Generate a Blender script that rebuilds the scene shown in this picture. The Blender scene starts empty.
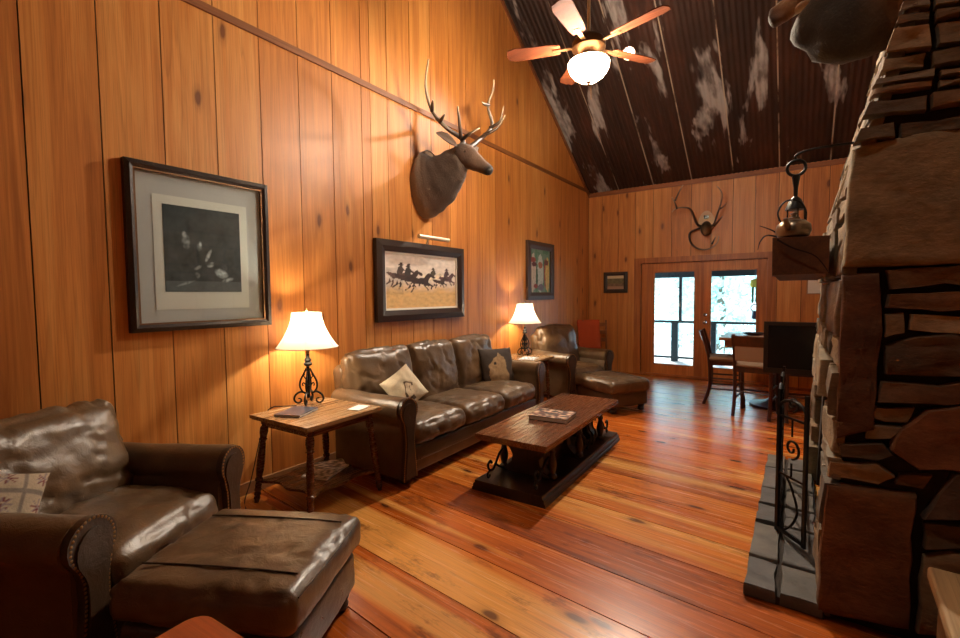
import bpy, math, random
from mathutils import Vector, Matrix, noise
R = math.radians
rnd = random.Random(7)
scene = bpy.context.scene
col = scene.collection
V = Vector

# ---------------------------------------------------------------- camera
CAM = V((3.428, 0.0, 1.5)); D = 8.73; EAVE = 3.486; SLOPE = 0.653
FPX, PI_, YA, RO = 456.15, -0.0517, 0.6081, -0.0091
fw = V((-math.sin(YA)*math.cos(PI_), math.cos(YA)*math.cos(PI_), math.sin(PI_)))
r_ = V((math.cos(YA), math.sin(YA), 0)); u_ = r_.cross(fw)
CR = r_*math.cos(RO)+u_*math.sin(RO); CU = u_*math.cos(RO)-r_*math.sin(RO)
cd = bpy.data.cameras.new('camera'); cam = bpy.data.objects.new('camera', cd); col.objects.link(cam)
cd.sensor_width = 36; cd.sensor_fit = 'HORIZONTAL'; cd.lens = FPX/960*36; cd.clip_start = .05; cd.clip_end = 200
cam.matrix_world = Matrix(((CR.x, CU.x, -fw.x, CAM.x), (CR.y, CU.y, -fw.y, CAM.y), (CR.z, CU.z, -fw.z, CAM.z), (0, 0, 0, 1)))
scene.camera = cam
def at(px, py, ax, v):
    """the point of the place seen at a pixel, on the plane axis = v"""
    d = fw+CR*((px-480)/FPX)-CU*((py-319)/FPX)
    return CAM+d*((v-CAM[ax])/d[ax])

# ---------------------------------------------------------------- mesh builder
class MB:
    def __init__(s, M=None):
        s.v = []; s.f = []; s.mi = []; s.pid = []; s.vc = []; s.M = M or Matrix(); s.cur = 0; s.p = 0.0; s.c = None
    def pt(s, p):
        s.v.append(s.M @ V(p)); s.vc.append(s.c); return len(s.v)-1
    def face(s, ids):
        s.f.append(tuple(ids)); s.mi.append(s.cur); s.pid.append(s.p)
    def box(s, lo, hi, M=None):
        old = s.M
        if M is not None: s.M = old @ M
        b = [s.pt((x, y, z)) for x in (lo[0], hi[0]) for y in (lo[1], hi[1]) for z in (lo[2], hi[2])]
        for q in ((0,1,3,2),(4,6,7,5),(0,4,5,1),(2,3,7,6),(0,2,6,4),(1,5,7,3)): s.face([b[i] for i in q])
        s.M = old; return s
    def bar(s, p, q, w, h=None, up=(0,0,1)):
        p, q = V(p), V(q); h = h or w; d = (q-p); L = d.length; d.normalize(); up = V(up)
        if abs(d.dot(up)) > .98: up = V((1,0,0))
        x = d.cross(up).normalized(); y = x.cross(d)
        M = Matrix(((x.x,d.x,y.x,p.x),(x.y,d.y,y.y,p.y),(x.z,d.z,y.z,p.z),(0,0,0,1)))
        return s.box((-w/2,0,-h/2),(w/2,L,h/2),M)
    def tube(s, path, r, n=8, cap=True, flat=1.0):
        path = [V(p) for p in path]; m = len(path)
        rr = r if isinstance(r, (list, tuple)) else [r]*m
        prev = None; rings = []
        for i, p in enumerate(path):
            d = (path[min(i+1, m-1)]-path[max(i-1, 0)])
            if d.length < 1e-9: d = V((0,0,1))
            d.normalize()
            if prev is None:
                a = V((0,0,1)) if abs(d.z) < .9 else V((1,0,0)); x = d.cross(a).normalized()
            else:
                x = prev-d*prev.dot(d)
                x = x.normalized() if x.length > 1e-6 else d.orthogonal().normalized()
            prev = x; y = d.cross(x)
            rings.append([s.pt(p+x*(rr[i]*math.cos(2*math.pi*k/n))+y*(flat*rr[i]*math.sin(2*math.pi*k/n))) for k in range(n)])
        for a, b in zip(rings, rings[1:]):
            for k in range(n): s.face((a[k], a[(k+1)%n], b[(k+1)%n], b[k]))
        if cap: s.face(rings[0][::-1]); s.face(rings[-1])
        return s
    def lathe(s, prof, c=(0,0,0), n=24, cap=True, lobes=0, amp=0):
        c = V(c); rings = []
        for r, z in prof:
            rings.append([s.pt(c+V(((r*(1+amp*math.cos(lobes*2*math.pi*k/n)))*math.cos(2*math.pi*k/n), (r*(1+amp*math.cos(lobes*2*math.pi*k/n)))*math.sin(2*math.pi*k/n), z))) for k in range(n)])
        for a, b in zip(rings, rings[1:]):
            for k in range(n): s.face((a[k], a[(k+1)%n], b[(k+1)%n], b[k]))
        if cap: s.face(rings[0][::-1]); s.face(rings[-1])
        return s
    def spindle(s, p, q, prof, n=14):
        """a turned bar from p to q; prof = (t, radius)"""
        p, q = V(p), V(q)
        return s.tube([p.lerp(q, t) for t, _ in prof], [r for _, r in prof], n)
    def prism(s, poly, axis, a, b, nseg=1, fn=None):
        """poly in the two other axes (cyclic order), swept along axis from a to b"""
        def mk(uv, w):
            p = [0,0,0]; o = [(1,2),(0,2),(0,1)][axis]; p[axis] = w; p[o[0]], p[o[1]] = uv; p = V(p)
            return fn(p) if fn else p
        rings = [[s.pt(mk(uv, a+(b-a)*i/nseg)) for uv in poly] for i in range(nseg+1)]; n = len(poly)
        for x, y in zip(rings, rings[1:]):
            for k in range(n): s.face((x[k], x[(k+1)%n], y[(k+1)%n], y[k]))
        s.face(rings[0][::-1]); s.face(rings[-1]); return s
    def rbox(s, c, size, r=.05, n=(10,10,6), puff=0, wr=0, ws=6, seed=0, M=None, droop=0, cf=None):
        c = V(c); h = V(size)/2; r = min(r, *[x*.98 for x in h])
        def coords(hh, k):
            a = [-hh+r*(1-math.cos(t*math.pi/2/3)) if False else -hh+r*t/3 for t in range(3)]
            k = max(2, k); mid = [-hh+r+(2*hh-2*r)*i/k for i in range(k+1)]
            return a+mid+[-x for x in a[::-1]]
        X, Y, Z = coords(h.x, n[0]), coords(h.y, n[1]), coords(h.z, n[2])
        cache = {}; old = s.M
        if M is not None: s.M = old @ M
        def P(x, y, z):
            key = (round(x,5), round(y,5), round(z,5))
            if key in cache: return cache[key]
            p = V((x,y,z)); q = V([max(-h[i]+r, min(h[i]-r, p[i])) for i in range(3)]); d = p-q
            if d.length > 1e-9:
                # cube-to-sphere mapping inside the rounded rim
                dn = d.normalized(); m = max(abs(d.x), abs(d.y), abs(d.z)); p = q+dn*m
            else: dn = V((0,0,1 if z > 0 else -1))
            uu, vv, w2 = x/h.x, y/h.y, z/h.z
            if puff:
                k = puff
                p.z += k*(1-uu**4)*(1-vv**4)*max(-1, min(1, w2))
                p.x += k*.5*(1-vv**2)*(1-w2**2)*uu
                p.y += k*.5*(1-uu**2)*(1-w2**2)*vv
            if droop: p.z -= droop*max(0, uu)**3
            if wr:
                nn = noise.noise(p*ws+V((seed*7.3, seed*3.1, seed)))+.5*noise.noise(p*ws*2.3+V((seed*1.3, 5, seed)))
                cz = noise.noise(p*ws*.55+V((seed*2.7, seed, 8)))+.35*noise.noise(p*ws*1.9+V((3, seed, 1)))
                nn -= 1.5*max(0, 1-abs(cz)*7)
                p += (d.normalized() if d.length > 1e-9 else dn)*wr*nn
                
            if cf: s.c = cf(uu, vv, w2)
            i = s.pt(c+p); cache[key] = i; return i
        def grid(A, B, f, flip):
            for i in range(len(A)-1):
                for j in range(len(B)-1):
                    q = [f(A[i],B[j]), f(A[i+1],B[j]), f(A[i+1],B[j+1]), f(A[i],B[j+1])]
                    s.face(q[::-1] if flip else q)
        grid(X, Y, lambda a,b: P(a,b,h.z), False); grid(X, Y, lambda a,b: P(a,b,-h.z), True)
        grid(Y, Z, lambda a,b: P(h.x,a,b), False); grid(Y, Z, lambda a,b: P(-h.x,a,b), True)
        grid(X, Z, lambda a,b: P(a,-h.y,b), False); grid(X, Z, lambda a,b: P(a,h.y,b), True)
        s.M = old; s.c = None; return s
    def loft(s, rings, n=20, cap=True, wr=0, ws=8, colors=None):
        """rings: (centre, tangent, lateral, r_lateral, r_other[, colour])"""
        out = []
        for ri, g in enumerate(rings):
            c, t, l, a, b = V(g[0]), V(g[1]).normalized(), V(g[2]), g[3], g[4]
            l = (l-t*l.dot(t)).normalized(); w = t.cross(l)
            if len(g) > 5: s.c = g[5]
            ring = []
            for k in range(n):
                th = 2*math.pi*k/n; p = c+l*(a*math.cos(th))+w*(b*math.sin(th))
                if wr: p += (p-c).normalized()*wr*noise.noise(p*ws)
                ring.append(s.pt(p))
            out.append(ring)
        for x, y in zip(out, out[1:]):
            for k in range(n): s.face((x[k], x[(k+1)%n], y[(k+1)%n], y[k]))
        if cap: s.face(out[0][::-1]); s.face(out[-1])
        s.c = None; return s
    def build(s, name, mat, parent=None, smooth=True, loc=None, kind=None, angle=38, label=None):
        me = bpy.data.meshes.new(name); me.from_pydata([tuple(v) for v in s.v], [], s.f)
        for m in (mat if isinstance(mat, (list, tuple)) else [mat]): me.materials.append(m)
        me.polygons.foreach_set('material_index', s.mi)
        if any(s.pid):
            a = me.attributes.new('pid', 'FLOAT', 'FACE'); a.data.foreach_set('value', s.pid)
        if any(c is not None for c in s.vc):
            a = me.attributes.new('tint', 'FLOAT_COLOR', 'POINT')
            a.data.foreach_set('color', [x for c in s.vc for x in (tuple(c or (1,1,1))+(1,))[:4]])
        import bmesh
        bm = bmesh.new(); bm.from_mesh(me); bmesh.ops.recalc_face_normals(bm, faces=bm.faces); bm.to_mesh(me); bm.free()
        if smooth:
            me.polygons.foreach_set('use_smooth', [True]*len(me.polygons)); me.set_sharp_from_angle(angle=R(angle))
        me.update()
        o = bpy.data.objects.new(name, me); col.objects.link(o)
        if parent is not None: o.parent = parent
        if loc is not None: o.location = loc
        if kind: o['kind'] = kind
        if label: o['label'] = label
        return o
def tag(o, label, cat, group=None):
    o['label'] = label; o['category'] = cat
    if group: o['group'] = group
    return o
def empty(name, loc, label, cat, rz=0, group=None):
    o = bpy.data.objects.new(name, None); col.objects.link(o); o.location = loc; o.rotation_euler = (0,0,rz); o.empty_display_size = .1
    return tag(o, label, cat, group)
def copy_tree(o, parent=None):
    c = o.copy(); col.objects.link(c); c.parent = parent
    for ch in [x for x in bpy.data.objects if x.parent == o]: copy_tree(ch, c)
    return c
def Rz(a): return Matrix.Rotation(a, 4, 'Z')
def Ry(a): return Matrix.Rotation(a, 4, 'Y')
def Rx(a): return Matrix.Rotation(a, 4, 'X')
def T(*p): return Matrix.Translation(V(p))
def spiral(c, r0, r1, a0, a1, u, w, n=18):
    c, u, w = V(c), V(u), V(w)
    return [c+(u*math.cos(a)+w*math.sin(a))*r for i in range(n+1) for a in [a0+(a1-a0)*i/n] for r in [r0+(r1-r0)*i/n]]
def crv(pts, n=6):
    """Catmull-Rom through points"""
    pts = [V(p) for p in pts]; out = []
    for i in range(len(pts)-1):
        a, b, c, d = pts[max(i-1,0)], pts[i], pts[i+1], pts[min(i+2, len(pts)-1)]
        for k in range(n):
            t = k/n; out.append(.5*((2*b)+(c-a)*t+(2*a-5*b+4*c-d)*t*t+(3*b-a-3*c+d)*t**3))
    out.append(pts[-1]); return out
def lerps(vals, n):
    m = len(vals)-1; return [vals[min(int(i*m/(n-1)), m-1)]*(1-(i*m/(n-1)-min(int(i*m/(n-1)), m-1)))+vals[min(int(i*m/(n-1)), m-1)+1]*(i*m/(n-1)-min(int(i*m/(n-1)), m-1)) for i in range(n)]

# ---------------------------------------------------------------- materials
def srgb(r, g, b): return tuple(((x/255)/12.92 if x/255 <= .04045 else ((x/255+.055)/1.055)**2.4) for x in (r, g, b))+(1,)
class NT:
    def __init__(s, name):
        s.m = bpy.data.materials.new(name); s.m.use_nodes = True; s.t = s.m.node_tree; s.b = s.t.nodes['Principled BSDF']
    def n(s, typ, ins=None, **kw):
        nd = s.t.nodes.new(typ)
        for k, v in kw.items(): setattr(nd, k, v)
        for k, v in (ins or {}).items(): s.set(nd.inputs[k], v)
        return nd
    def set(s, inp, v):
        if hasattr(v, 'is_output') or isinstance(v, bpy.types.NodeSocket): s.t.links.new(v, inp)
        else: inp.default_value = v
    def math(s, op, a, b=0.0, c=None):
        nd = s.n('ShaderNodeMath', operation=op); s.set(nd.inputs[0], a); s.set(nd.inputs[1], b)
        if c is not None: s.set(nd.inputs[2], c)
        return nd.outputs[0]
    def ramp(s, f, stops, interp='LINEAR'):
        nd = s.n('ShaderNodeValToRGB'); s.set(nd.inputs[0], f); e = nd.color_ramp.elements; nd.color_ramp.interpolation = interp
        while len(e) < len(stops): e.new(.5)
        for x, (p, c) in zip(e, stops): x.position = p; x.color = c if len(c) == 4 else tuple(c)+(1,)
        return nd.outputs[0]
    def mix(s, f, a, b, mode='MIX'):
        nd = s.n('ShaderNodeMix', data_type='RGBA', blend_type=mode); s.set(nd.inputs[0], f); s.set(nd.inputs[6], a); s.set(nd.inputs[7], b); return nd.outputs[2]
    def noise(s, vec, scale, detail=4, rough=.55, dist=0):
        nd = s.n('ShaderNodeTexNoise', {'Scale': scale, 'Detail': detail, 'Roughness': rough, 'Distortion': dist}); s.set(nd.inputs['Vector'], vec); return nd.outputs[0]
    def obj(s, scale=(1,1,1)):
        tc = s.n('ShaderNodeTexCoord'); mp = s.n('ShaderNodeMapping'); s.set(mp.inputs[0], tc.outputs['Object']); mp.inputs['Scale'].default_value = scale; return mp.outputs[0]
    def bump(s, h, strength=.3, dist=.01):
        nd = s.n('ShaderNodeBump', {'Strength': strength, 'Distance': dist}); s.set(nd.inputs['Height'], h); s.set(s.b.inputs['Normal'], nd.outputs[0])
    def p(s, **kw):
        for k, v in kw.items(): s.set(s.b.inputs[k.replace('_', ' ')], v)
        return s
def plain(name, c, rough=.5, metal=0, spec=None, var=.12, bs=60, bump=.08, emit=0):
    t = NT(name); f = t.noise(t.obj(), bs, 3); k = 1-var
    cc = t.mix(f, tuple(x*k for x in c[:3])+(1,), tuple(min(1, x*(1+var)) for x in c[:3])+(1,))
    t.p(Base_Color=cc, Roughness=rough, Metallic=metal)
    if emit: t.p(Emission_Color=cc, Emission_Strength=emit)
    if bump: t.bump(f, bump, .004)
    return t.m
def wood(name, dark, mid, light, axis=2, freq=9, rough=.4, knots=True, streak=None, bump=.15, var=.55, spec=.5, kscale=1.0, kgate=.6, ring=.3, worn=0):
    """boards with the grain along axis; each board (pid) has its own tone"""
    t = NT(name); tc = t.n('ShaderNodeTexCoord'); at_ = t.n('ShaderNodeAttribute', attribute_name='pid'); pid = at_.outputs['Fac']
    off = t.n('ShaderNodeCombineXYZ'); 
    for i, k in enumerate((37.1, 53.7, 71.3)): t.set(off.inputs[i], t.math('MULTIPLY', pid, k))
    add = t.n('ShaderNodeVectorMath', operation='ADD'); t.set(add.inputs[0], tc.outputs['Object']); t.set(add.inputs[1], off.outputs[0])
    def mapped(sc):
        mp = t.n('ShaderNodeMapping'); t.set(mp.inputs[0], add.outputs[0]); mp.inputs['Scale'].default_value = sc; return mp.outputs[0]
    s1 = [freq]*3; s1[axis] = freq*.06; s2 = [freq*7]*3; s2[axis] = freq*.25; s3 = [2.2]*3; s3[axis] = .5
    g = t.noise(mapped(s1), 1, 4, .6, 1.2); fine = t.noise(mapped(s2), 1, 4, .65); big = t.noise(mapped(s3), 1, 2)
    f = t.math('ADD', t.math('MULTIPLY', g, .62), t.math('ADD', t.math('MULTIPLY', fine, .22), t.math('MULTIPLY', big, .16)))
    f = t.math('ADD', f, t.math('MULTIPLY', t.math('SUBTRACT', t.math('FRACT', t.math('MULTIPLY', pid, 13.7)), .5), var*.5))
    c = t.ramp(f, [(.28, dark), (.5, mid), (.74, light)])
    s6 = [freq*2.6]*3; s6[axis] = freq*.045
    rings = t.math('FRACT', t.math('MULTIPLY', t.noise(mapped(s6), .5, 2, .5, .9), 9.0))
    c = t.mix(t.math('MULTIPLY', t.ramp(rings, [(0, (0,0,0,1)), (.75, (.35,.35,.35,1)), (.93, (1,1,1,1)), (1, (0,0,0,1))]), ring), c, tuple(x*.55 for x in dark[:3])+(1,))
    if streak:
        s4 = [3.2]*3; s4[axis] = .16
        st = t.ramp(t.noise(mapped(s4), 1, 2, .4, .6), [(.55, (0,0,0,1)), (.62, (1,1,1,1))])
        c = t.mix(t.math('MULTIPLY', st, .5), c, streak)
    s7 = [freq*22]*3; s7[axis] = freq*.35
    c = t.mix(t.ramp(t.noise(mapped(s7), 1, 3, .6), [(.3, (.42,.42,.42,1)), (.5, (0,0,0,1))]), c, tuple(x*.5 for x in mid[:3])+(1,))
    if worn:
        wn = t.noise(mapped([2.6 if i == axis else 7 for i in range(3)]), 1, 5, .72)
        c = t.mix(t.math('MULTIPLY', t.ramp(wn, [(.55, (0,0,0,1)), (.68, (1,1,1,1))]), worn), c, tuple(x*.5 for x in dark[:3])+(1,))
    if knots:
        s5 = [3.0*kscale]*3; s5[axis] = 1.1*kscale
        w = t.noise(mapped([x*3 for x in s5]), 1, 2)
        vo = t.n('ShaderNodeTexVoronoi', {'Scale': 1.0, 'Randomness': 1.0}, voronoi_dimensions='2D')
        sx_ = t.n('ShaderNodeSeparateXYZ'); t.set(sx_.inputs[0], mapped(s5)); cx_ = t.n('ShaderNodeCombineXYZ'); o3 = [i for i in range(3) if i != axis]
        t.set(cx_.inputs[0], t.math('ADD', sx_.outputs[o3[0]], sx_.outputs[o3[1]])); t.set(cx_.inputs[1], sx_.outputs[axis])
        va = t.n('ShaderNodeVectorMath', operation='ADD'); t.set(va.inputs[0], cx_.outputs[0])
        sc = t.n('ShaderNodeVectorMath', operation='SCALE'); cw = t.n('ShaderNodeCombineXYZ'); t.set(cw.inputs[0], w); t.set(cw.inputs[1], w); t.set(cw.inputs[2], w)
        t.set(sc.inputs[0], cw.outputs[0]); sc.inputs['Scale'].default_value = .12; t.set(va.inputs[1], sc.outputs[0]); t.set(vo.inputs['Vector'], va.outputs[0])
        k = t.ramp(vo.outputs['Distance'], [(.0, (1,1,1,1)), (.05, (1,1,1,1)), (.09, (.3,.3,.3,1)), (.17, (0,0,0,1))])
        k = t.math('MULTIPLY', k, t.math('GREATER_THAN', t.n('ShaderNodeSeparateColor', {'Color': vo.outputs['Color']}).outputs[0], kgate))
        c = t.mix(t.math('MULTIPLY', k, .85), c, (dark[0]*.34, dark[1]*.26, dark[2]*.3, 1))
    t.p(Base_Color=c, Roughness=t.math('ADD', rough-.06, t.math('MULTIPLY', fine, .14)), Specular_IOR_Level=spec)
    if bump: t.bump(fine, bump, .002)
    return t.m
def leather(name, c, rough=.34):
    t = NT(name); o = t.obj(); f = t.noise(o, 4, 4); g = t.noise(o, 14, 5, .7, .8); h = t.n('ShaderNodeTexVoronoi', {'Scale': 220.0}); t.set(h.inputs['Vector'], o)
    cc = t.ramp(f, [(.3, tuple(x*.62 for x in c[:3])+(1,)), (.5, c), (.75, tuple(x*1.55 for x in c[:3])+(1,))])
    t.p(Base_Color=cc, Roughness=t.math('ADD', rough-.1, t.math('MULTIPLY', g, .22)), Specular_IOR_Level=.6)
    bm_ = t.math('ADD', t.math('MULTIPLY', g, 1.0), t.math('MULTIPLY', h.outputs['Distance'], .06))
    t.bump(bm_, .38, .012); return t.m
def tinted(name, rough=.9, bs=90, bump=.4, stretch=(1,1,1), var=.3, sheen=0):
    t = NT(name); a = t.n('ShaderNodeAttribute', attribute_name='tint'); f = t.noise(t.obj(stretch), bs, 3, .7)
    cc = t.mix(t.math('MULTIPLY', f, 1.0), t.mix(1.0, a.outputs['Color'], (1-var,)*3+(1,), 'MULTIPLY'), t.mix(1.0, a.outputs['Color'], (1+var,)*3+(1,), 'MULTIPLY'))
    t.p(Base_Color=cc, Roughness=rough, Sheen_Weight=sheen); t.bump(f, bump, .006); return t.m

M = {}
M['wall'] = wood('wall pine boards', srgb(158, 88, 36), srgb(206, 132, 62), srgb(232, 170, 96), 2, 7, .42, True, var=.34, kscale=1.25, kgate=.84, ring=.26)
M['floor'] = wood('heart pine floor boards', srgb(118, 50, 14), srgb(190, 96, 30), srgb(222, 138, 54), 0, 8, .25, True, srgb(238, 182, 98), bump=.1, var=.5, kscale=1.15, kgate=.66, ring=.45, worn=.75)
M['trim'] = wood('trim pine', srgb(122, 70, 34), srgb(158, 98, 52), srgb(182, 124, 72), 1, 9, .5, False)
M['trimx'] = wood('eave trim pine', srgb(122, 70, 34), srgb(160, 96, 48), srgb(186, 120, 66), 0, 9, .5, False)
M['doorwood'] = wood('door pine', srgb(150, 82, 34), srgb(204, 124, 58), srgb(226, 152, 82), 2, 9, .4, False)
M['darkgap'] = plain('dark board gap', srgb(30, 15, 8), .9, var=.05)
M['board'] = plain('baseboard wood', srgb(150, 112, 76), .5)
M['brownwood'] = wood('brown table wood', srgb(70, 36, 18), srgb(110, 62, 32), srgb(144, 90, 50), 1, 12, .26, False, ring=.12, bump=.05)
M['oaktop'] = wood('worn oak top', srgb(104, 74, 46), srgb(148, 112, 74), srgb(180, 146, 106), 1, 10, .26, False, ring=.12, bump=.05)
M['darkwood'] = wood('dark walnut wood', srgb(32, 16, 9), srgb(58, 31, 18), srgb(82, 46, 28), 2, 12, .38, False)
M['redwood'] = wood('red brown chair wood', srgb(46, 18, 9), srgb(82, 36, 17), srgb(112, 56, 28), 2, 12, .35, False)
M['fanblade'] = wood('fan blade wood', srgb(70, 32, 16), srgb(108, 56, 30), srgb(136, 78, 44), 0, 10, .75, False, spec=.1)
M['tabletop'] = wood('pub table wood', srgb(122, 70, 34), srgb(160, 100, 52), srgb(192, 134, 78), 0, 10, .3, False)
M['beam'] = wood('rough mantel beam', srgb(76, 44, 22), srgb(112, 70, 38), srgb(140, 94, 56), 1, 8, .75, True, bump=.5)
M['crate'] = wood('pale rough chest wood', srgb(112, 84, 52), srgb(150, 118, 78), srgb(176, 144, 100), 1, 7, .7, True, bump=.3)
M['orange'] = wood('orange stool wood', srgb(140, 62, 22), srgb(178, 86, 34), srgb(196, 106, 48), 0, 7, .4, False)
M['leather'] = leather('brown leather', srgb(94, 72, 49))
M['leatherdark'] = leather('dark brown leather', srgb(64, 47, 33), .3)
M['brass'] = plain('antique brass nails', srgb(190, 150, 96), .3, 1)
M['iron'] = plain('wrought iron', srgb(26, 24, 24), .42, .6, bump=.2)
M['bronze'] = plain('fan bronze', srgb(120, 84, 56), .35, .8)
M['whitemetal'] = plain('cream metal', srgb(206, 190, 160), .4, .3)
M['silver'] = plain('dull silver', srgb(150, 132, 114), .28, .9)
M['chrome'] = plain('polished nickel', srgb(210, 205, 195), .2, 1)
M['black'] = plain('black plastic', srgb(12, 11, 11), .25)
M['switch'] = plain('dark bronze switch plate', srgb(52, 30, 20), .4, .3)
M['white'] = plain('white paper', srgb(232, 228, 220), .8, var=.04)
M['cream'] = plain('cream mat board', srgb(236, 231, 220), .85, var=.04)
M['greymat'] = plain('grey linen mat', srgb(204, 200, 196), .85, var=.06, bs=200)
M['frame'] = plain('dark carved frame', srgb(40, 28, 22), .35, .2, var=.5, bs=90, bump=.6)
M['frameedge'] = plain('gilt frame edge', srgb(118, 88, 60), .4, .5, var=.5, bs=120, bump=.5)
M['framebrown'] = plain('brown picture frame', srgb(44, 27, 18), .38, var=.3)
M['framegreen'] = plain('rustic frame', srgb(70, 48, 34), .5, var=.4)
M['navy'] = plain('navy book cover', srgb(22, 36, 58), .35)
M['tint_cloth'] = tinted('woven cushion cloth')
M['tint_fur'] = tinted('brown fur', .85, 60, .7, (1, 1, 1), .35, .15)
M['tint_stone'] = tinted('rough field stone', .88, 22, .9, (1, 1, 1.8), .5)
M['tint_paint'] = tinted('printed paper', .6, 70, .05, var=.16)
M['antler'] = tinted('antler bone', .5, 60, .3)
M['mortar'] = plain('dark mortar', srgb(46, 36, 28), .95, var=.3, bs=30, bump=.6)
M['hearth'] = tinted('hearth slate', .6, 14, .6, var=.4)
M['soot'] = plain('sooty firebox', srgb(14, 12, 11), .95)
M['eye'] = plain('dark glass eye', srgb(12, 9, 8), .08, bump=0)
M['redcloth'] = plain('orange red wool', srgb(176, 72, 34), .95, bs=140, bump=.4)
M['seatcloth'] = plain('tan seat cloth', srgb(150, 122, 98), .85, bs=140, bump=.3)
M['deck'] = wood('weathered deck boards', srgb(170, 160, 150), srgb(205, 198, 190), srgb(226, 222, 216), 0, 8, .7, False)
M['rail'] = plain('black painted rail', srgb(30, 44, 50), .5)
M['green'] = plain('green glazed glass', srgb(60, 120, 84), .3)
M['yellow'] = plain('yellow cloth', srgb(206, 190, 80), .8)

def m_ceiling():
    t = NT('rusty corrugated tin'); tc = t.n('ShaderNodeTexCoord'); sp = t.n('ShaderNodeSeparateXYZ'); t.set(sp.inputs[0], tc.outputs['Object'])
    x, y = sp.outputs[0], sp.outputs[1]
    def mp(sc, loc=(0,0,0)):
        m = t.n('ShaderNodeMapping'); t.set(m.inputs[0], tc.outputs['Object']); m.inputs['Scale'].default_value = sc; m.inputs['Location'].default_value = loc; return m.outputs[0]
    base = t.ramp(t.noise(mp((2.2,.5,.5)), 1, 5, .7), [(.3, srgb(26,18,15)), (.5, srgb(54,33,24)), (.68, srgb(78,44,30)), (.85, srgb(58,42,33))])
    patch = t.math('MULTIPLY', t.ramp(t.noise(mp((2.6,.62,.62), (3.1,1.7,0)), 1, 4, .62, .3), [(.565, (0,0,0,1)), (.615, (1,1,1,1))]),
                   t.ramp(t.noise(mp((9,3,3)), 1, 3), [(.35, (.25,.25,.25,1)), (.55, (.9,.9,.9,1))]))
    c = t.mix(patch, base, srgb(172,166,162))
    fr = t.math('FRACT', t.math('DIVIDE', t.math('ADD', x, .06), .64))
    seam = t.math('MULTIPLY', t.math('LESS_THAN', fr, .026), t.ramp(t.noise(mp((3,2.2,2.2)), 1, 4), [(.36,(0,0,0,1)),(.5,(1,1,1,1))]))
    c = t.mix(t.math('MULTIPLY', seam, .8), c, srgb(186,172,152))
    t.p(Base_Color=c, Roughness=.55, Metallic=.15); return t.m
M['tin'] = m_ceiling()
def m_glass():
    t = NT('clear pane'); nt = t.t; nt.nodes.remove(t.b)
    tr = t.n('ShaderNodeBsdfTransparent', {'Color': (.93,.97,.98,1)}); gl = t.n('ShaderNodeBsdfGlossy', {'Roughness': .02}); fr = t.n('ShaderNodeLayerWeight', {'Blend': .5})
    mx = t.n('ShaderNodeMixShader'); t.set(mx.inputs[0], t.math('MULTIPLY_ADD', t.math('POWER', fr.outputs['Facing'], 5.0), .5, .03)); t.set(mx.inputs[1], tr.outputs[0]); t.set(mx.inputs[2], gl.outputs[0])
    t.set(nt.nodes['Material Output'].inputs[0], mx.outputs[0]); return t.m
M['glass'] = m_glass()
def m_shade(name, c, emit, trans=.6):
    t = NT(name); nt = t.t; nt.nodes.remove(t.b); f = t.noise(t.obj((1,1,1)), 160, 2)
    cc = t.mix(f, tuple(x*.93 for x in c[:3])+(1,), c)
    d = t.n('ShaderNodeBsdfDiffuse', {'Color': cc}); tl = t.n('ShaderNodeBsdfTranslucent', {'Color': cc}); mx = t.n('ShaderNodeMixShader', {0: trans})
    t.set(mx.inputs[1], d.outputs[0]); t.set(mx.inputs[2], tl.outputs[0])
    em = t.n('ShaderNodeEmission', {'Color': c, 'Strength': emit}); ad = t.n('ShaderNodeAddShader'); t.set(ad.inputs[0], mx.outputs[0]); t.set(ad.inputs[1], em.outputs[0])
    t.set(nt.nodes['Material Output'].inputs[0], ad.outputs[0]); return t.m
M['shade'] = m_shade('lit linen shade', (1, .86, .64, 1), .14, .25)
M['bowl'] = m_shade('lit frosted glass bowl', (1, .88, .66, 1), 9.0)
M['lens'] = m_shade('lit spot lens', (1, .9, .8, 1), 14.0)
M['leaf'] = tinted('tree leaves', .6, 20, .1)
M['bark'] = plain('tree bark', srgb(120, 110, 96), .9, bs=20, bump=.6)

# ---------------------------------------------------------------- the room
XR = 4.9; YB = -2.6; RIDGE_Y = 3.1; RIDGE = EAVE+SLOPE*(D-RIDGE_Y)
def roof(y): return min(EAVE+SLOPE*(D-y), EAVE+SLOPE*(y-(2*RIDGE_Y-D)))
def boards_wall(name, x_out, x_in, ys, z0, z1fn):
    m = MB(); gap = .0035
    for a, b in zip(ys, ys[1:]):
        m.p = rnd.random()*.9+.05; m.cur = 0
        p = [(a+gap, z0), (b-gap, z0), (b-gap, z1fn(b-gap)), (a+gap, z1fn(a+gap))]
        m.prism(p, 0, x_in-.02*(1 if x_out < x_in else -1), x_in)
    m.p = 0; m.cur = 1
    p = [(ys[0], z0), (ys[-1], z0)]+[(y, z1fn(y)) for y in (ys[-1], RIDGE_Y, ys[0])] if z1fn is roof else [(ys[0], z0), (ys[-1], z0), (ys[-1], z1fn(0)), (ys[0], z1fn(0))]
    m.prism(p, 0, x_out, x_in-.008*(1 if x_out < x_in else -1))
    return m.build(name, [M['wall'], M['darkgap']], smooth=False, kind='structure')
ys = [.66+.333*k for k in range(-10, 25)]; ys = [YB]+[y for y in ys if YB+.1 < y < D-.1]+[D]
mid = RIDGE_Y
ys = sorted(set(ys+[RIDGE_Y]))
boards_wall('wall_left', -.15, 0, ys, 0, roof)
boards_wall('wall_right', XR+.15, XR, ys, 0, roof)
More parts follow.
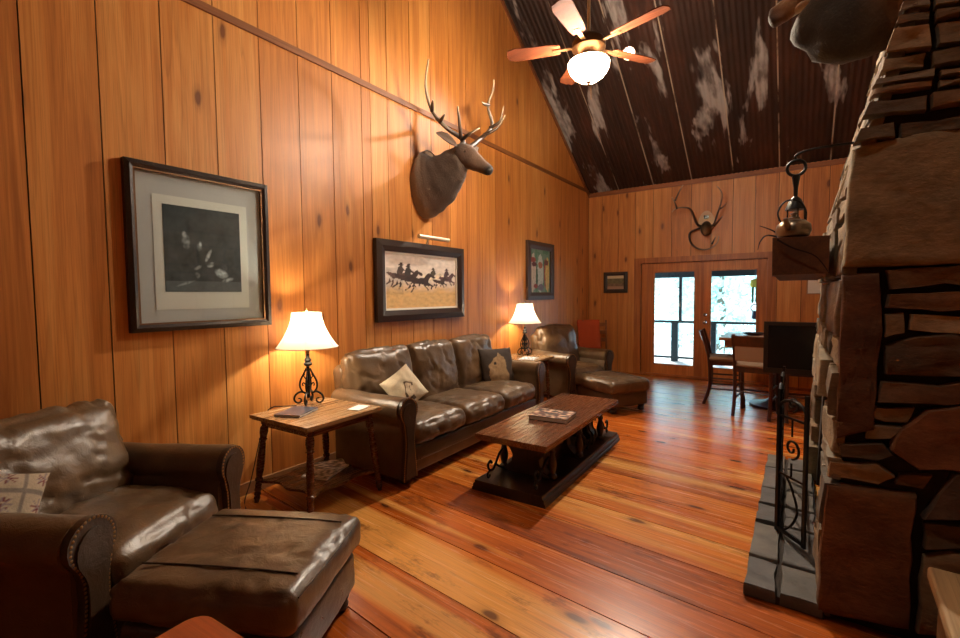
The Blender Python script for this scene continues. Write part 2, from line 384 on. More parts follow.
# far wall with the double door opening
DX0, DX1, DZ1 = 1.02, 3.02, 2.06
m = MB(); gap = .0035; xs = [0]+[.27+.32*k for k in range(15) if .27+.32*k < XR-.05]+[XR]
for a, b in zip(xs, xs[1:]):
    m.p = rnd.random()*.9+.05
    segs = [(a, b, 0)]
    if b > DX0 and a < DX1:
        segs = []
        if a < DX0: segs.append((a, DX0+gap, 0))
        segs.append((max(a, DX0-gap), min(b, DX1+gap), DZ1))
        if b > DX1: segs.append((DX1-gap, b, 0))
    for s0, s1, z0 in segs:
        if s1-s0 > .02: m.box((s0+gap, D, z0), (s1-gap, D+.02, EAVE))
m.cur = 1; m.p = 0
m.box((-.15, D+.012, 0), (DX0, D+.14, EAVE)); m.box((DX1, D+.012, 0), (XR+.15, D+.14, EAVE)); m.box((DX0, D+.012, DZ1), (DX1, D+.14, EAVE))
m.build('wall_far', [M['wall'], M['darkgap']], smooth=False, kind='structure')
m = MB(); m.box((-.15, YB-.14, 0), (XR+.15, YB, EAVE)); m.build('wall_back', M['darkwood'], smooth=False, kind='structure')
# floor: long boards, a few degrees off square
m = MB(); FA = R(-5); y = -4.2; gap = .0035
while y < D+1.2:
    w = rnd.choice((.3, .34, .36, .38)); x = -3.0-rnd.random()*.5
    while x < XR+1.5:
        L = rnd.uniform(9.0, 12.0); m.p = rnd.random()*.95+.02
        lo = (x, y+gap); hi = (x+L-gap, y+w-gap); m.box((lo[0], lo[1], -.03), (hi[0], hi[1], 0)); x += L
    y += w
fo = m.build('floor', [M['floor']], smooth=False, kind='structure')
fo.rotation_euler = (0, 0, FA)
# keep only what lies inside the house: trim with bmesh
import bmesh
bm = bmesh.new(); bm.from_mesh(fo.data); bm.transform(Matrix.Rotation(FA, 4, 'Z'))
for co, no in (((-.15,0,0),(-1,0,0)), ((XR+.15,0,0),(1,0,0)), ((0,YB-.14,0),(0,-1,0)), ((0,D+.12,0),(0,1,0))):
    g = bmesh.ops.bisect_plane(bm, geom=bm.verts[:]+bm.edges[:]+bm.faces[:], plane_co=co, plane_no=no, clear_outer=True)
bm.transform(Matrix.Rotation(-FA, 4, 'Z')); bm.to_mesh(fo.data); bm.free()
m = MB(); m.box((-.15, YB-.14, -.1), (XR+.15, D+.14, -.032)); m.build('floor_slab', M['darkgap'], smooth=False, kind='structure')
# ceiling: two slopes of corrugated tin
def slope_sheet(name, y0, z0, y1, z1):
    m = MB(); n = 660; a = .011
    d = V((0, y1-y0, z1-z0)); nr = V((0, -d.z, d.y)).normalized()
    if nr.z > 0: nr = -nr
    e = [[], []]
    for i in range(n+1):
        x = -.15+(XR+.3)*i/n; o = nr*(a*math.cos(2*math.pi*x/.068)*.5)
        e[0].append(m.pt(V((x, y0, z0))+o)); e[1].append(m.pt(V((x, y1, z1))+o))
    for i in range(n): m.face((e[0][i], e[0][i+1], e[1][i+1], e[1][i]))
    t = -nr*.06
    b = [m.pt(V((-.15, y0, z0))+t), m.pt(V((XR+.15, y0, z0))+t), m.pt(V((XR+.15, y1, z1))+t), m.pt(V((-.15, y1, z1))+t)]
    m.face(b)
    return m.build(name, M['tin'], kind='structure', angle=60)
slope_sheet('ceiling', D+.14, EAVE-.14*SLOPE, RIDGE_Y, RIDGE); slope_sheet('ceiling', 2*RIDGE_Y-D-.14, EAVE-.14*SLOPE, RIDGE_Y, RIDGE)
# trims
MB().box((0, YB, 3.487), (.02, D, 3.54)).build('trim_1', M['trim'], smooth=False, kind='structure')
MB().box((0, D-.03, 3.40), (XR, D, 3.475)).build('trim_2', M['trimx'], smooth=False, kind='structure')
m = MB(); L = math.hypot(1, SLOPE); m.prism([(D, EAVE-.09), (RIDGE_Y, RIDGE-.09), (RIDGE_Y, RIDGE-.02), (D, EAVE-.02)], 0, 0, .022); m.build('trim_3', M['trim'], smooth=False, kind='structure')
m = MB(); m.prism([(YB, 0), (D, 0), (D, .09), (YB, .09)], 0, 0, .018); m.build('baseboard_left', M['board'], smooth=False, kind='structure')
m = MB()
m.box((DX0-.12, D-.022, 0), (DX0, D+.1, DZ1+.1)); m.box((DX1, D-.022, 0), (DX1+.12, D+.1, DZ1+.1)); m.box((DX0, D-.022, DZ1), (DX1, D+.1, DZ1+.1)); m.box((DX0, D, 0), (DX1, D+.1, .03))
m.build('trim_4', M['doorwood'], smooth=False, kind='structure')
for i, (a, b, g0, g1) in enumerate(((DX0, 2.055, 1.25, 1.945), (2.06, DX1, 2.19, 2.885))):
    y0, y1 = D+.03, D+.075
    m = MB(); gz0, gz1 = .2, 1.9
    for q, (x0, x1, z0, z1) in enumerate(((a+.004, g0, .03, DZ1-.004), (g1, b-.004, .03, DZ1-.004), (g0, g1, .03, gz0), (g0, g1, gz1, DZ1-.004))):
        m.p = .1+.2*q; m.box((x0, y0, z0), (x1, y1, z1))
    m.p = .3
    for x0, x1, z0, z1 in ((g0, g0+.015, gz0, gz1), (g1-.015, g1, gz0, gz1), (g0, g1, gz0, gz0+.015), (g0, g1, gz1-.015, gz1)): m.box((x0, y0-.008, z0), (x1, y0, z1))
    dr = m.build('door_%d' % (i+1), M['doorwood'], smooth=False, kind='structure')
    MB().box((g0, y0+.018, gz0), (g1, y0+.026, gz1)).build('pane', M['glass'], dr, smooth=False)
    if i == 1:
        for z in (1.0, 1.13):
            k = MB(T(2.115, y0, z) @ Rx(R(90))); k.lathe([(.005,-.005),(.03,-.005),(.03,.006),(.012,.01),(.012,.03),(.028,.036),(.033,.05),(.024,.066),(.004,.07)], n=16)
            k.build('door_knob', M['chrome'], dr)
        MB().box((2.06-.02, y0-.012, .03), (2.06+.02, y0, DZ1-.004)).build('astragal', M['doorwood'], dr, smooth=False)

# ---------------------------------------------------------------- outside
m = MB()
for k in range(46):
    m.p = rnd.random(); m.box((-6, D+.16+.145*k*.62, -.06), (10, D+.16+.145*k*.62+.086, -.03))
m.build('deck_floor', M['deck'], smooth=False, kind='structure')
rl = empty('deck_railing', (0, 11.0, 0), 'black deck railing with posts seen through the glass doors', 'railing')
MB().box((-6, -.03, .84), (10, .06, .89)).build('top_rail', M['rail'], rl, smooth=False)
MB().box((-6, -.01, .03), (10, .03, .075)).build('bottom_rail', M['rail'], rl, smooth=False)
for x in (-3.1, -1, 1.16, 1.93, 4.2, 6.2): MB().box((x-.07, -.06, -.03), (x+.07, .06, .845)).build('post', M['rail'], rl, smooth=False)
for x in (1.27, 2.78):
    o = MB().box((x-.03, -.04, .885), (x+.03, .04, 2.6)).build('porch_post', M['rail'], smooth=False, loc=(0, 11.0, 0))
    o.location = (0, 11.0, 0)
    tag(o, {1.27: 'slim black porch post seen through the hinged glass door away from the table', 2.78: 'slim black porch post behind the wind chime'}.get(x, 'slim black porch post of the deck out of view'), 'post', 'porch posts')
m = MB(); m.box((-6, D+.16, 2.12), (10, 11.3, 2.2)); m.box((-6, 10.9, 1.86), (10, 11.1, 2.14)); m.build('porch_roof', M['rail'], smooth=False, kind='structure')
wc = empty('wind_chime', (2.74, 10.6, 1.0), 'green and yellow wind chime hanging outside the glass door', 'wind chime')
k = MB(); k.lathe([(.02,.78),(.09,.76),(.1,.66),(.085,.62),(.02,.61)], n=16); k.build('cap', M['yellow'], wc)
for i in range(5):
    a = i*1.257; MB().tube([(.06*math.cos(a), .06*math.sin(a), .62), (.06*math.cos(a), .06*math.sin(a), .3)], .02, 8).build('tube', M['green'], wc)
MB().tube([(.075*math.cos(t*math.pi/8), 0, .2+.075*math.sin(t*math.pi/8)) for t in range(17)], .016, 8).build('ring', M['white'], wc)
MB().tube([(0,0,1.1),(0,0,.76)], .006, 6).build('cord', M['black'], wc)
k = MB(); k.tube([(0,0,.14),(0,0,-.02)], [.05,.07], 10); k.build('sail', M['navy'], wc)
def tree(x, y, h, cr, cg, seed, label):
    rg = random.Random(seed); t = empty('tree', (x, y, -3), label, 'tree', 0, 'trees beyond the deck')
    MB().tube([(0,0,0),(.1,.05,h*.5),(0,.1,h*.92)], [.2,.15,.04], 9).build('trunk', M['bark'], t)
    m = MB()
    for i in range(3200):
        q = V((rg.gauss(0,1), rg.gauss(0,1), rg.gauss(0,1))).normalized()*(rg.random()**.4)
        bl = int(rg.random()*6); bo = V((math.cos(bl*2.1)*cr*.5, math.sin(bl*2.1)*cr*.5, (bl-2.5)*h*.11))
        p = V((q.x*cr*.75, q.y*cr*.75, q.z*h*.2))+bo+V((0,0,h*.58)); s = rg.uniform(.08,.2)
        a = V((rg.gauss(0,1), rg.gauss(0,1), rg.gauss(0,1))).normalized(); b = a.orthogonal().normalized()
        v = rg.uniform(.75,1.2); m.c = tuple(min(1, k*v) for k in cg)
        ids = [m.pt(p+a*s), m.pt(p+b*s*.55), m.pt(p-a*s), m.pt(p-b*s*.55)]; m.face(ids)
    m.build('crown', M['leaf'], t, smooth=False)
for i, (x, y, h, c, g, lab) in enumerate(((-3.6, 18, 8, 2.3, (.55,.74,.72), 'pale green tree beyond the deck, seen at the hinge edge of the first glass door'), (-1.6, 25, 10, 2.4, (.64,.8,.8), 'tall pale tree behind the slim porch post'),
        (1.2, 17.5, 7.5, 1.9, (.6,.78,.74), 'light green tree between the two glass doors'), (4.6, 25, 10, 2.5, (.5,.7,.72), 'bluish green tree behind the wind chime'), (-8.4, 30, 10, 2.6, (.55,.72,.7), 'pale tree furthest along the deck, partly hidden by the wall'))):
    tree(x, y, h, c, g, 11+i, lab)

# ---------------------------------------------------------------- leather seating
def arm_outline(h, n=14):
    c = (.03, h-.1); rr = .1
    p = [(.085,.07), (.082,.3), (.085,h-.19)]
    p += [(c[0]+rr*math.cos(a), c[1]+rr*math.sin(a)) for a in [R(-35)+(R(215)-R(-35))*i/n for i in range(n+1)]]
    p += [(-.07,h-.2), (-.07,.3), (-.07,.07)]
    return p
def panel_outline(h, n=14):
    half = [(.082,.07), (.074,.16), (.060,.27), (.052,.36), (.056,.44), (.068,h-.19)]
    c = (.02, h-.1); rr = .1; s = .012
    a0 = -38
    arc = [(c[0]+rr*math.cos(a), c[1]+rr*math.sin(a)) for a in [R(a0)+(R(180-a0)-R(a0))*i/n for i in range(n+1)]]
    return [(x+s, z) for x, z in half]+arc+[(-x+s, z) for x, z in half[::-1]]
def nail(m, p, r=.0065):
    p = V(p); q = [m.pt(p+V((.0,r*math.cos(a),r*math.sin(a)))) for a in [i*math.pi/3 for i in range(6)]]; t = m.pt(p+V((r*.7,0,0)))
    for i in range(6): m.face((q[i], q[(i+1)%6], t))
def along(pts, step):
    out = []; left = 0
    for a, b in zip(pts, pts[1:]):
        a, b = V((a[0],a[1],0)), V((b[0],b[1],0)); L = (b-a).length; d = left
        while d < L: out.append(a.lerp(b, d/L)); d += step
        left = d-L
    return out
def leather_seat(name, label, cat, loc, rz, W, Dp, n, h_arm=.71, h_back=.97, seed=0, recline=13, soft=1.0, mat=None, matb=None):
    t = empty(name, loc, label, cat, rz); LM = mat or M['leather']; LD = matb or M['leatherdark']
    hw = W/2; ay = hw-.13; inner = ay-.075
    MB().rbox(((Dp+.02)/2, 0, .17), (Dp-.1, 2*ay, .2), .03, (4,6,3), 0, .004, 5, seed).build('base', LM, t)
    for sx in (.14, Dp-.1):
        for sy in (-1, 1):
            MB().lathe([(.028,0),(.042,.012),(.046,.03),(.036,.05),(.05,.062),(.05,.075)], (sx, sy*(ay-.02), 0), 16).build('foot', M['darkwood'], t)
    for sy in (-1, 1):
        m = MB(); ol = [(sy*(ay+s), z) for s, z in arm_outline(h_arm)]
        def wob(p, sy=sy): 
            k = noise.noise(V((p.x*5+seed, p.y*4, p.z*4)))*.008; top = max(0, (p.z-.5)/.2)
            return p+V((0, sy*k, k*.8*top-.012*top*max(0,1-abs(p.x-.45)*2)))
        m.prism(ol, 0, .1, Dp-.035, 14, wob); a = m.build('arm', LM, t, angle=50)
        pl = [(sy*(ay+s), z) for s, z in panel_outline(h_arm)]; m = MB(); m.prism(pl, 0, Dp-.036, Dp-.004, 1)
        pin = [(sy*(ay+.014)+(y-sy*(ay+.014))*.72, .1+(z-.1)*.93) for y, z in pl]; m.prism(pin, 0, Dp-.004, Dp+.004, 1)
        ap = m.build('arm_front', LD, t, angle=30)
        m = MB()
        c = (sy*(ay+.014), 0)
        for q in along([(c[0]+(y-c[0])*.88, z-.006) for y, z in pl], .0175): nail(m, (Dp-.004, q.x, q.y))
        m.build('nail_trim', M['brass'], ap, kind='stuff')
    # back frame, leaning
    B = T(.06, 0, .26) @ Ry(R(-recline+5))
    MB().rbox((.09, 0, (h_back-.33)/2), (.17, 2*(hw-.09), h_back-.30), .07, (4,14,8), .01, .006, 4, seed+1, B).build('back_frame', LM, t)
    cw = 2*inner/n
    for i in range(n):
        y = -inner+cw*(i+.5); hc = h_back-.40
        A = T(.235, y, .43) @ Ry(R(-recline)) @ T(0,0,hc/2)
        sag = MB(); 
        def drape(u, v, w): return None
        ww = cw-.006+(.15 if n == 1 else (.09 if i in (0, n-1) else 0)); y += (-.045 if i == 0 else (.045 if i == n-1 else 0)) if n > 1 else 0; A = T(.235, y, .43) @ Ry(R(-recline)) @ T(0,0,hc/2)
        M2 = A @ Ry(R(90))
        # local: x -> down the cushion, y lateral, z -> to the front
        sag.rbox((0,0,.02), (hc+.07, ww, .17), .06, (26,26,4), .05*soft, .0125*soft, 7, seed+3+i*2.2, M2)
        sag.build('back_cushion', LM, t, angle=70)
    for i in range(n):
        y = -inner+cw*(i+.5)
        MB().rbox((.2+(Dp-.2)/2-.005, y, .385), (Dp-.22, cw-.006, .17), .055, (24,22,5), .03*soft, .009*soft, 7.5, seed+9+i, None, .012).build('seat_cushion', LM, t, angle=70)
    m = MB(); m.rbox((Dp-.045, 0, .235), (.05, 2*inner, .13), .02, (2,8,3), 0, .003); m.build('front_rail', LD, t)
    return t
def ottoman(name, label, loc, rz, L, W, h, seed):
    t = empty(name, loc, label, 'ottoman', rz)
    MB().rbox((0,0,.175), (L-.05, W-.05, .19), .03, (6,6,3), 0, .004, 5, seed).build('base', M['leatherdark'], t)
    c = MB().rbox((0,0,h-.09), (L, W, .16), .05, (28,26,5), .02, .006, 7, seed+2).build('cushion', M['leather'], t, angle=70)
    m = MB()
    for sy in (-1, 1): m.tube([(-L/2+.05, sy*(W/2-.13), h+.0035), (-L/4, sy*(W/2-.13), h+.009), (0, sy*(W/2-.13), h+.0105), (L/4, sy*(W/2-.13), h+.009), (L/2-.05, sy*(W/2-.13), h+.0035)], .004, 6)
    m.tube([(L/2-.006, -W/2+.05, h-.035), (L/2+.003, 0, h-.035), (L/2-.006, W/2-.05, h-.035)], .004, 6)
    m.build('piping', M['leatherdark'], c)
    for sx in (-1, 1):
        for sy in (-1, 1): MB().lathe([(.026,0),(.04,.012),(.044,.03),(.034,.05),(.046,.062),(.046,.085)], (sx*(L/2-.09), sy*(W/2-.09), 0), 14).build('foot', M['darkwood'], t)
    return t
leather_seat('sofa', 'brown leather three-seat sofa with rolled arms against the board wall', 'sofa', (.04, 3.68, 0), 0, 2.46, .93, 3, .71, .945, 2)
A1 = R(28); u1 = V((math.cos(A1), math.sin(A1), 0)); v1 = V((math.sin(A1), -math.cos(A1), 0))
leather_seat('leather_armchair', 'wrinkled brown leather armchair beside the turned-leg end table with stars pillow', 'armchair', V((1.03,.9,0))-u1*.88, A1, 1.04, .9, 1, .67, .87, 21, 17, 1.25)
ottoman('leather_ottoman', 'large brown leather ottoman pushed against the armchair with the star pillow', (1.515, 1.0, 0), A1, .75, .655, .45, 5)
A2 = R(-20)
leather_seat('leather_armchair', 'brown leather armchair in the room corner near the glass doors', 'armchair', (.25, 6.46, 0), A2, 1.0, .86, 1, .69, .97, 33, 15)
ottoman('leather_ottoman', 'brown leather ottoman in front of the corner armchair', (1.41, 5.95, 0), R(-30), .78, .64, .42, 17)

# ---------------------------------------------------------------- cushions
def in_poly(x, y, P):
    c = False; j = len(P)-1
    for i in range(len(P)):
        if (P[i][1] > y) != (P[j][1] > y) and x < (P[j][0]-P[i][0])*(y-P[i][1])/(P[j][1]-P[i][1])+P[i][0]: c = not c
        j = i
    return c
def pillow(name, label, Mx, w, h, th, fn, seed, n=56):
    m = MB(Mx); g = {}
    for s in (1, -1):
        for i in range(n+1):
            for j in range(n+1):
                u, v = 2*i/n-1, 2*j/n-1
                e = (1-abs(u)**2.6)*(1-abs(v)**2.6); edge = i in (0,n) or j in (0,n)
                if edge and s < 0: g[s,i,j] = g[1,i,j]; continue
                x = u*w/2*(1-.07*(1-abs(u))*0-.06*(1-v*v)*abs(u)**3); y = v*h/2*(1-.06*(1-u*u)*abs(v)**3)
                z = s*th/2*max(e,0)**.55+.008*noise.noise(V((u*3+seed, v*3, s)))*(e > .02)
                m.c = fn(u, v, s); g[s,i,j] = m.pt((x, y, z))
    for s in (1, -1):
        for i in range(n):
            for j in range(n):
                q = (g[s,i,j], g[s,i+1,j], g[s,i+1,j+1], g[s,i,j+1]); m.face(q if s > 0 else q[::-1])
    o = m.build(name, M['tint_cloth'], angle=80); tag(o, label, 'pillow'); return o
def lin(r, g, b): return srgb(r, g, b)[:3]
def face_M(c, facing, up, roll=0):
    z = V(facing).normalized(); y = V(up); y = (y-z*y.dot(z)).normalized(); x = y.cross(z)
    return Matrix(((x.x,y.x,z.x,c[0]),(x.y,y.y,z.y,c[1]),(x.z,y.z,z.z,c[2]),(0,0,0,1))) @ Rz(roll)
WOLF = [(-.62,-.85),(-.72,-.45),(-.66,-.15),(-.72,.02),(-.5,.2),(-.3,.42),(-.1,.5),(.02,.72),(.14,.52),(.3,.42),(.36,.1),(.3,-.2),(.46,-.5),(.42,-.9)]
def wolf(u, v, s):
    if s > 0 and in_poly(u, v, WOLF):
        k = noise.noise(V((u*7, v*7, 1)))*.16
        if (u+.3)**2+(v-.12)**2 < .006: return lin(40,30,24)
        return tuple(max(0, c*(1+k*2)) for c in lin(158,128,92))
    return lin(62,50,42)
HORSE = [(-.5,-.9),(-.42,-.3),(-.15,.05),(-.05,.35),(.1,.3),(.42,.0),(.36,-.14),(.1,-.08),(.02,-.4),(.1,-.9)]
def creamp(u, v, s):
    if s > 0 and in_poly(u*1.1, v*1.1, HORSE) and not in_poly(u*1.6-.02, v*1.6, HORSE): return lin(84,62,46)
    return lin(214,198,168)
def star(u, v, s):
    a, b = (u*1.5+.1) % 1.0-.5, (v*1.5+.3) % 1.0-.5; r = math.hypot(a, b); th = math.atan2(b, a)
    q = .22+.16*math.cos(th*8)
    if r < q*.75: return lin(96,30,34) if int((th+math.pi)/(math.pi/4)) % 2 else lin(122,108,108)
    return lin(158,142,120) if (abs(a) < .44 and abs(b) < .44) else lin(112,100,90)
pillow('throw_pillow', 'cream pillow with a dark animal drawing leaning on the sofa end by the lamp table', face_M((.52, 2.97, .665), (.8, -.3, .42), (-.3,.05,1), R(26)), .34, .34, .13, creamp, 3)
pillow('throw_pillow', 'dark brown pillow with a tan howling wolf at the far sofa end', face_M((.49, 4.58, .645), (.86, -.34, .34), (-.25,.05,1), R(-4)), .48, .46, .14, wolf, 8)
pillow('throw_pillow', 'patchwork pillow with maroon stars in the large wrinkled armchair', face_M(tuple(V((1.03,.9,0))-u1*.51+v1*.40+V((0,0,.635))), (.80,.1,.55), (-.45,-.2,1), R(-30)), .38, .38, .13, star, 5)

# ---------------------------------------------------------------- end tables
TURN = [(0,.024),(.03,.026),(.06,.026),(.075,.017),(.1,.028),(.16,.03),(.22,.022),(.245,.03),(.26,.02),(.3,.022),(.5,.028),(.62,.026),(.70,.02),(.715,.028),(.735,.028),(.75,.02),(.8,.024),(.82,.02),(.85,.026),(.87,.02),(.9,.025),(.92,.019),(.95,.024),(.97,.018),(1,.016)]
def end_table(label, loc, rz, L, W, h, topmat, splay):
    t = empty('end_table', loc, label, 'table', rz)
    m = MB(); 
    for k in range(4):
        m.p = .2+.17*k; a = -L/2+L*k/4; m.prism([(a, h-.024), (a+L/4-.0008, h-.024), (a+L/4-.0008, h), (a, h)], 1, -W/2, W/2)
    m.p = .3; m.box((-L/2+.012, -W/2+.012, h-.034), (L/2-.012, W/2-.012, h-.024))
    m.build('table_top', topmat, t, angle=30)
    m = MB(); a = .075
    for s in (-1, 1):
        m.box((-L/2+a, s*(W/2-a)-.01, h-.09), (L/2-a, s*(W/2-a)+.01, h-.034)); m.box((s*(L/2-a)-.01, -W/2+a, h-.09), (s*(L/2-a)+.01, W/2-a, h-.034))
    m.build('apron', M['brownwood'], t, smooth=False)
    for sx in (-1, 1):
        for sy in (-1, 1):
            m = MB(); m.spindle((sx*(L/2-a), sy*(W/2-a), h-.034), (sx*(L/2-a+splay), sy*(W/2-a+splay), 0), TURN); m.build('leg', M['brownwood'], t)
    # scalloped shelf
    zs = .16; q = splay*.72; hx, hy = L/2-a+q, W/2-a+q; pts = []
    def edge(p, e, nrm):
        for i in range(24):
            s = i/24; k = .02*math.cos(s*2*math.pi*2)-.02+(-.03*math.sin(s*math.pi)); pts.append((p[0]+(e[0]-p[0])*s+nrm[0]*k, p[1]+(e[1]-p[1])*s+nrm[1]*k))
    c = [(-hx,-hy),(hx,-hy),(hx,hy),(-hx,hy)]
    for i, nr in enumerate(((0,-1),(1,0),(0,1),(-1,0))): edge(c[i], c[(i+1)%4], nr)
    MB().prism(pts, 2, zs-.018, zs).build('shelf', M['brownwood'], t, angle=30)
    return t
end_table('turned-leg wooden end table between the big armchair and the sofa', (.50, 2.07, 0), R(2), .66, .67, .65, M['oaktop'], .055)
end_table('end table with a shiny top between the sofa and the corner armchair', (.365, 5.44, 0), 0, .62, .60, .65, M['oaktop'], .02)

def table_lamp(label, loc, rz):
    t = empty('table_lamp', loc, label, 'lamp', rz)
    m = MB(); m.tube([(0,0,.05),(0,0,.30)], .013, 10); m.lathe([(.012,.3),(.03,.31),(.034,.325),(.02,.34),(.03,.352),(.016,.37),(.014,.40)], n=16); m.tube([(0,0,.12),(0,0,.15)], [.02,.02], 10)
    m.build('stem', M['iron'], t)
    for k in range(4):
        m = MB(Rz(k*math.pi/2+.5))
        p = crv([(.014,0,.285),(.03,0,.25),(.06,0,.19),(.066,0,.14),(.045,0,.098),(.02,0,.085)], 6); m.tube(p, .0075, 7)
        p = crv([(.02,0,.085),(.06,0,.098),(.1,0,.075),(.112,0,.036),(.088,0,.010),(.062,0,.02),(.062,0,.042),(.082,0,.046)], 6); m.tube(p, lerps([.008,.008,.0075,.005], len(p)), 7)
        p = crv([(.018,0,.15),(.036,0,.17),(.046,0,.158),(.04,0,.145)], 5); m.tube(p, .005, 6)
        p = crv([(.02,0,.2),(.034,0,.225),(.026,0,.24)], 5); m.tube(p, .005, 6)
        m.build('scroll', M['iron'], t)
    m = MB(); m.tube([(0,0,.4),(0,0,.44)], .017, 12); m.build('socket', M['brass'], t)
    # bell shade with six ribs, open at both ends
    prof = []
    for i in range(15):
        s = i/14; r = .232-.122*(s**.55)*(1) if False else .112+.12*(1-s)**1.75; prof.append((r, .455+.27*s))
    m = MB(); m.lathe(prof, n=36, cap=False); m.build('lamp_shade', M['shade'], t)
    m = MB()
    for r, z in ((prof[0][0], prof[0][1]), (prof[-1][0], prof[-1][1])): m.tube([(r*math.cos(i*math.pi/24), r*math.sin(i*math.pi/24), z) for i in range(49)], .0035, 6)
    for k in range(6):
        a = k*math.pi/3+.2; m.tube([(r*1.004*math.cos(a), r*1.004*math.sin(a), z) for r, z in prof], .0022, 5)
    for a in (.2, .2+2*math.pi/3, .2+4*math.pi/3): m.tube([(0,0,.715),(prof[-1][0]*math.cos(a), prof[-1][0]*math.sin(a), .722)], .002, 5)
    m.build('shade_trim', M['cream'], t)
    MB().lathe([(.003,.7),(.004,.735),(.011,.742),(.009,.753),(.003,.762)], n=12).build('finial', M['brass'], t)
    l = bpy.data.lights.new('lamp_bulb', 'POINT'); l.energy = LAMP_W; l.color = (1, .86, .66); l.shadow_soft_size = .03
    o = bpy.data.objects.new('lamp_bulb', l); col.objects.link(o); o.parent = t; o.location = (0, 0, .60)
    return t
LAMP_W = 17
table_lamp('lit scrolled iron lamp with bell shade standing behind the navy book', (.25, 2.17, .65), .2)
table_lamp('lit scrolled iron lamp with bell shade between the sofa and the corner armchair', (.26, 5.66, .65), .5)
def book(name, label, cat, loc, rz, w, h, th, cover, pages=True):
    t = empty(name, loc, label, cat, rz)
    m = MB(); m.box((-w/2,-h/2,0),(w/2,h/2,.003)); m.box((-w/2,-h/2,th-.003),(w/2,h/2,th)); m.box((-w/2,-h/2,.003),(-w/2+.003,h/2,th-.003)); m.build('cover', cover, t, smooth=False)
    MB().box((-w/2+.003,-h/2+.004,.003),(w/2-.004,h/2-.004,th-.003)).build('page_block', M['white'], t, smooth=False)
    return t
book('book', 'navy blue book lying at the foot of the scrolled lamp', 'book', (.43, 1.945, .65), R(24), .2, .25, .018, M['navy'])
o = MB().box((-.05,-.075,0),(.05,.075,.006)).build('note_pad', M['white'], smooth=False, loc=(.70, 2.29, .65)); o.rotation_euler = (0,0,R(15)); tag(o, 'small white note pad at the table edge nearest the sofa', 'note pad')
# magazines on the lower shelf
def printed(name, label, cat, loc, rz, w, h, th, seed, tone, group=None):
    m = MB(); n = 18; g = {}
    for i in range(n+1):
        for j in range(n+1):
            k = noise.noise(V((i*.45+seed, j*.4, seed))); m.c = tuple(max(.01, c*(.55+1.1*(k > .05)+.25*k)) for c in tone); g[i,j] = m.pt((-w/2+w*i/n, -h/2+h*j/n, th))
    for i in range(n):
        for j in range(n): m.face((g[i,j], g[i+1,j], g[i+1,j+1], g[i,j+1]))
    m.c = (.75,.72,.68); m.box((-w/2,-h/2,0),(w/2,h/2,th-.0005))
    o = m.build(name, M['tint_paint'], smooth=False, loc=loc); o.rotation_euler = (0,0,rz); tag(o, label, cat, group); return o
printed('magazine', 'folded newspaper magazine lying along the edge of the lower table shelf', 'magazine', (.48, 2.14, .16), R(20), .22, .30, .012, 3, (.42,.38,.34))
printed('magazine', 'open magazine on top of the other one on the lower table shelf', 'magazine', (.42, 2.20, .172), R(-28), .19, .27, .008, 9, (.5,.46,.42))
printed('magazine', 'magazine lying on the shiny table by the corner armchair', 'magazine', (.5, 5.33, .65), R(12), .21, .28, .008, 14, (.5,.5,.52))
# lamp cord
p = crv([(.25,2.06,.656),(.17,1.98,.658),(.135,1.93,.656),(.10,1.89,.60),(.06,1.86,.4),(.09,1.77,.14),(.12,1.7,.006),(.3,1.62,.006)], 8)
o = MB().tube(p, .004, 6).build('lamp_cord', M['darkgap']); tag(o, 'thin dark lamp cord drooping from the end table to the baseboard', 'cord')

# ---------------------------------------------------------------- coffee table
t = empty('coffee_table', (1.675, 3.70, 0), 'long dark coffee table with carved pedestals and iron scrolls', 'table', R(1.5))
L, W = 1.70, .61
m = MB()
for k in range(3):
    m.p = .15+.3*k; a = -W/2+W*k/3; m.box((a, -L/2, .393), (a+W/3-.0012, L/2, .43))
m.p = .2; m.box((-W/2+.02, -L/2+.02, .375), (W/2-.02, L/2-.02, .393))
m.build('table_top', M['brownwood'], t, angle=30)
m = MB(); m.prism([(-.31,0),(.31,0),(.31,.022),(.30,.03),(.30,.05),(.285,.062),(.285,.08),(-.285,.08),(-.285,.062),(-.30,.05),(-.30,.03),(-.31,.022)], 1, -.89, .89)
m.build('plinth', M['darkwood'], t, angle=25)
for y in (-.56, 0.0, .56):
    m = MB(); wv = [(.19,.08),(.2,.1),(.17,.125),(.125,.17),(.115,.22),(.14,.27),(.19,.32),(.2,.345),(.2,.375)]
    m.prism([(x, z) for x, z in wv]+[(-x, z) for x, z in wv[::-1]], 1, y-.035, y+.035)
    pd = m.build('pedestal', M['darkwood'], t, angle=30)
    for s in (-1, 1): MB().lathe([(.02,.08),(.034,.09),(.034,.11),(.02,.125),(.03,.16),(.036,.2),(.024,.25),(.018,.28),(.03,.3),(.02,.315),(.03,.34),(.034,.375)], (s*.215, y, 0), 14).build('baluster', M['darkwood'], pd)
MB().box((-.09, -.52, .08), (.09, -.04, .375)).build('centre_box', M['darkwood'], t, smooth=False)
MB().box((-.02, .04, .2), (.02, .52, .25)).build('stretcher', M['darkwood'], t, smooth=False)
for s in (-1, 1):
    for y in (.14, .28, .42):
        m = MB()
        p = crv([(s*.2,y-.05,.09),(s*.2,y+.03,.12),(s*.2,y+.045,.19),(s*.2,y-.03,.25),(s*.2,y-.045,.31),(s*.2,y+.02,.36),(s*.2,y+.05,.33),(s*.2,y+.025,.3)], 5); m.tube(p, .009, 7)
        m.tube(spiral((s*.2,y-.03,.13), .038, .008, -1.2, 4.5, (0,1,0), (0,0,1)), .007, 6)
        m.build('iron_scroll', M['iron'], t)
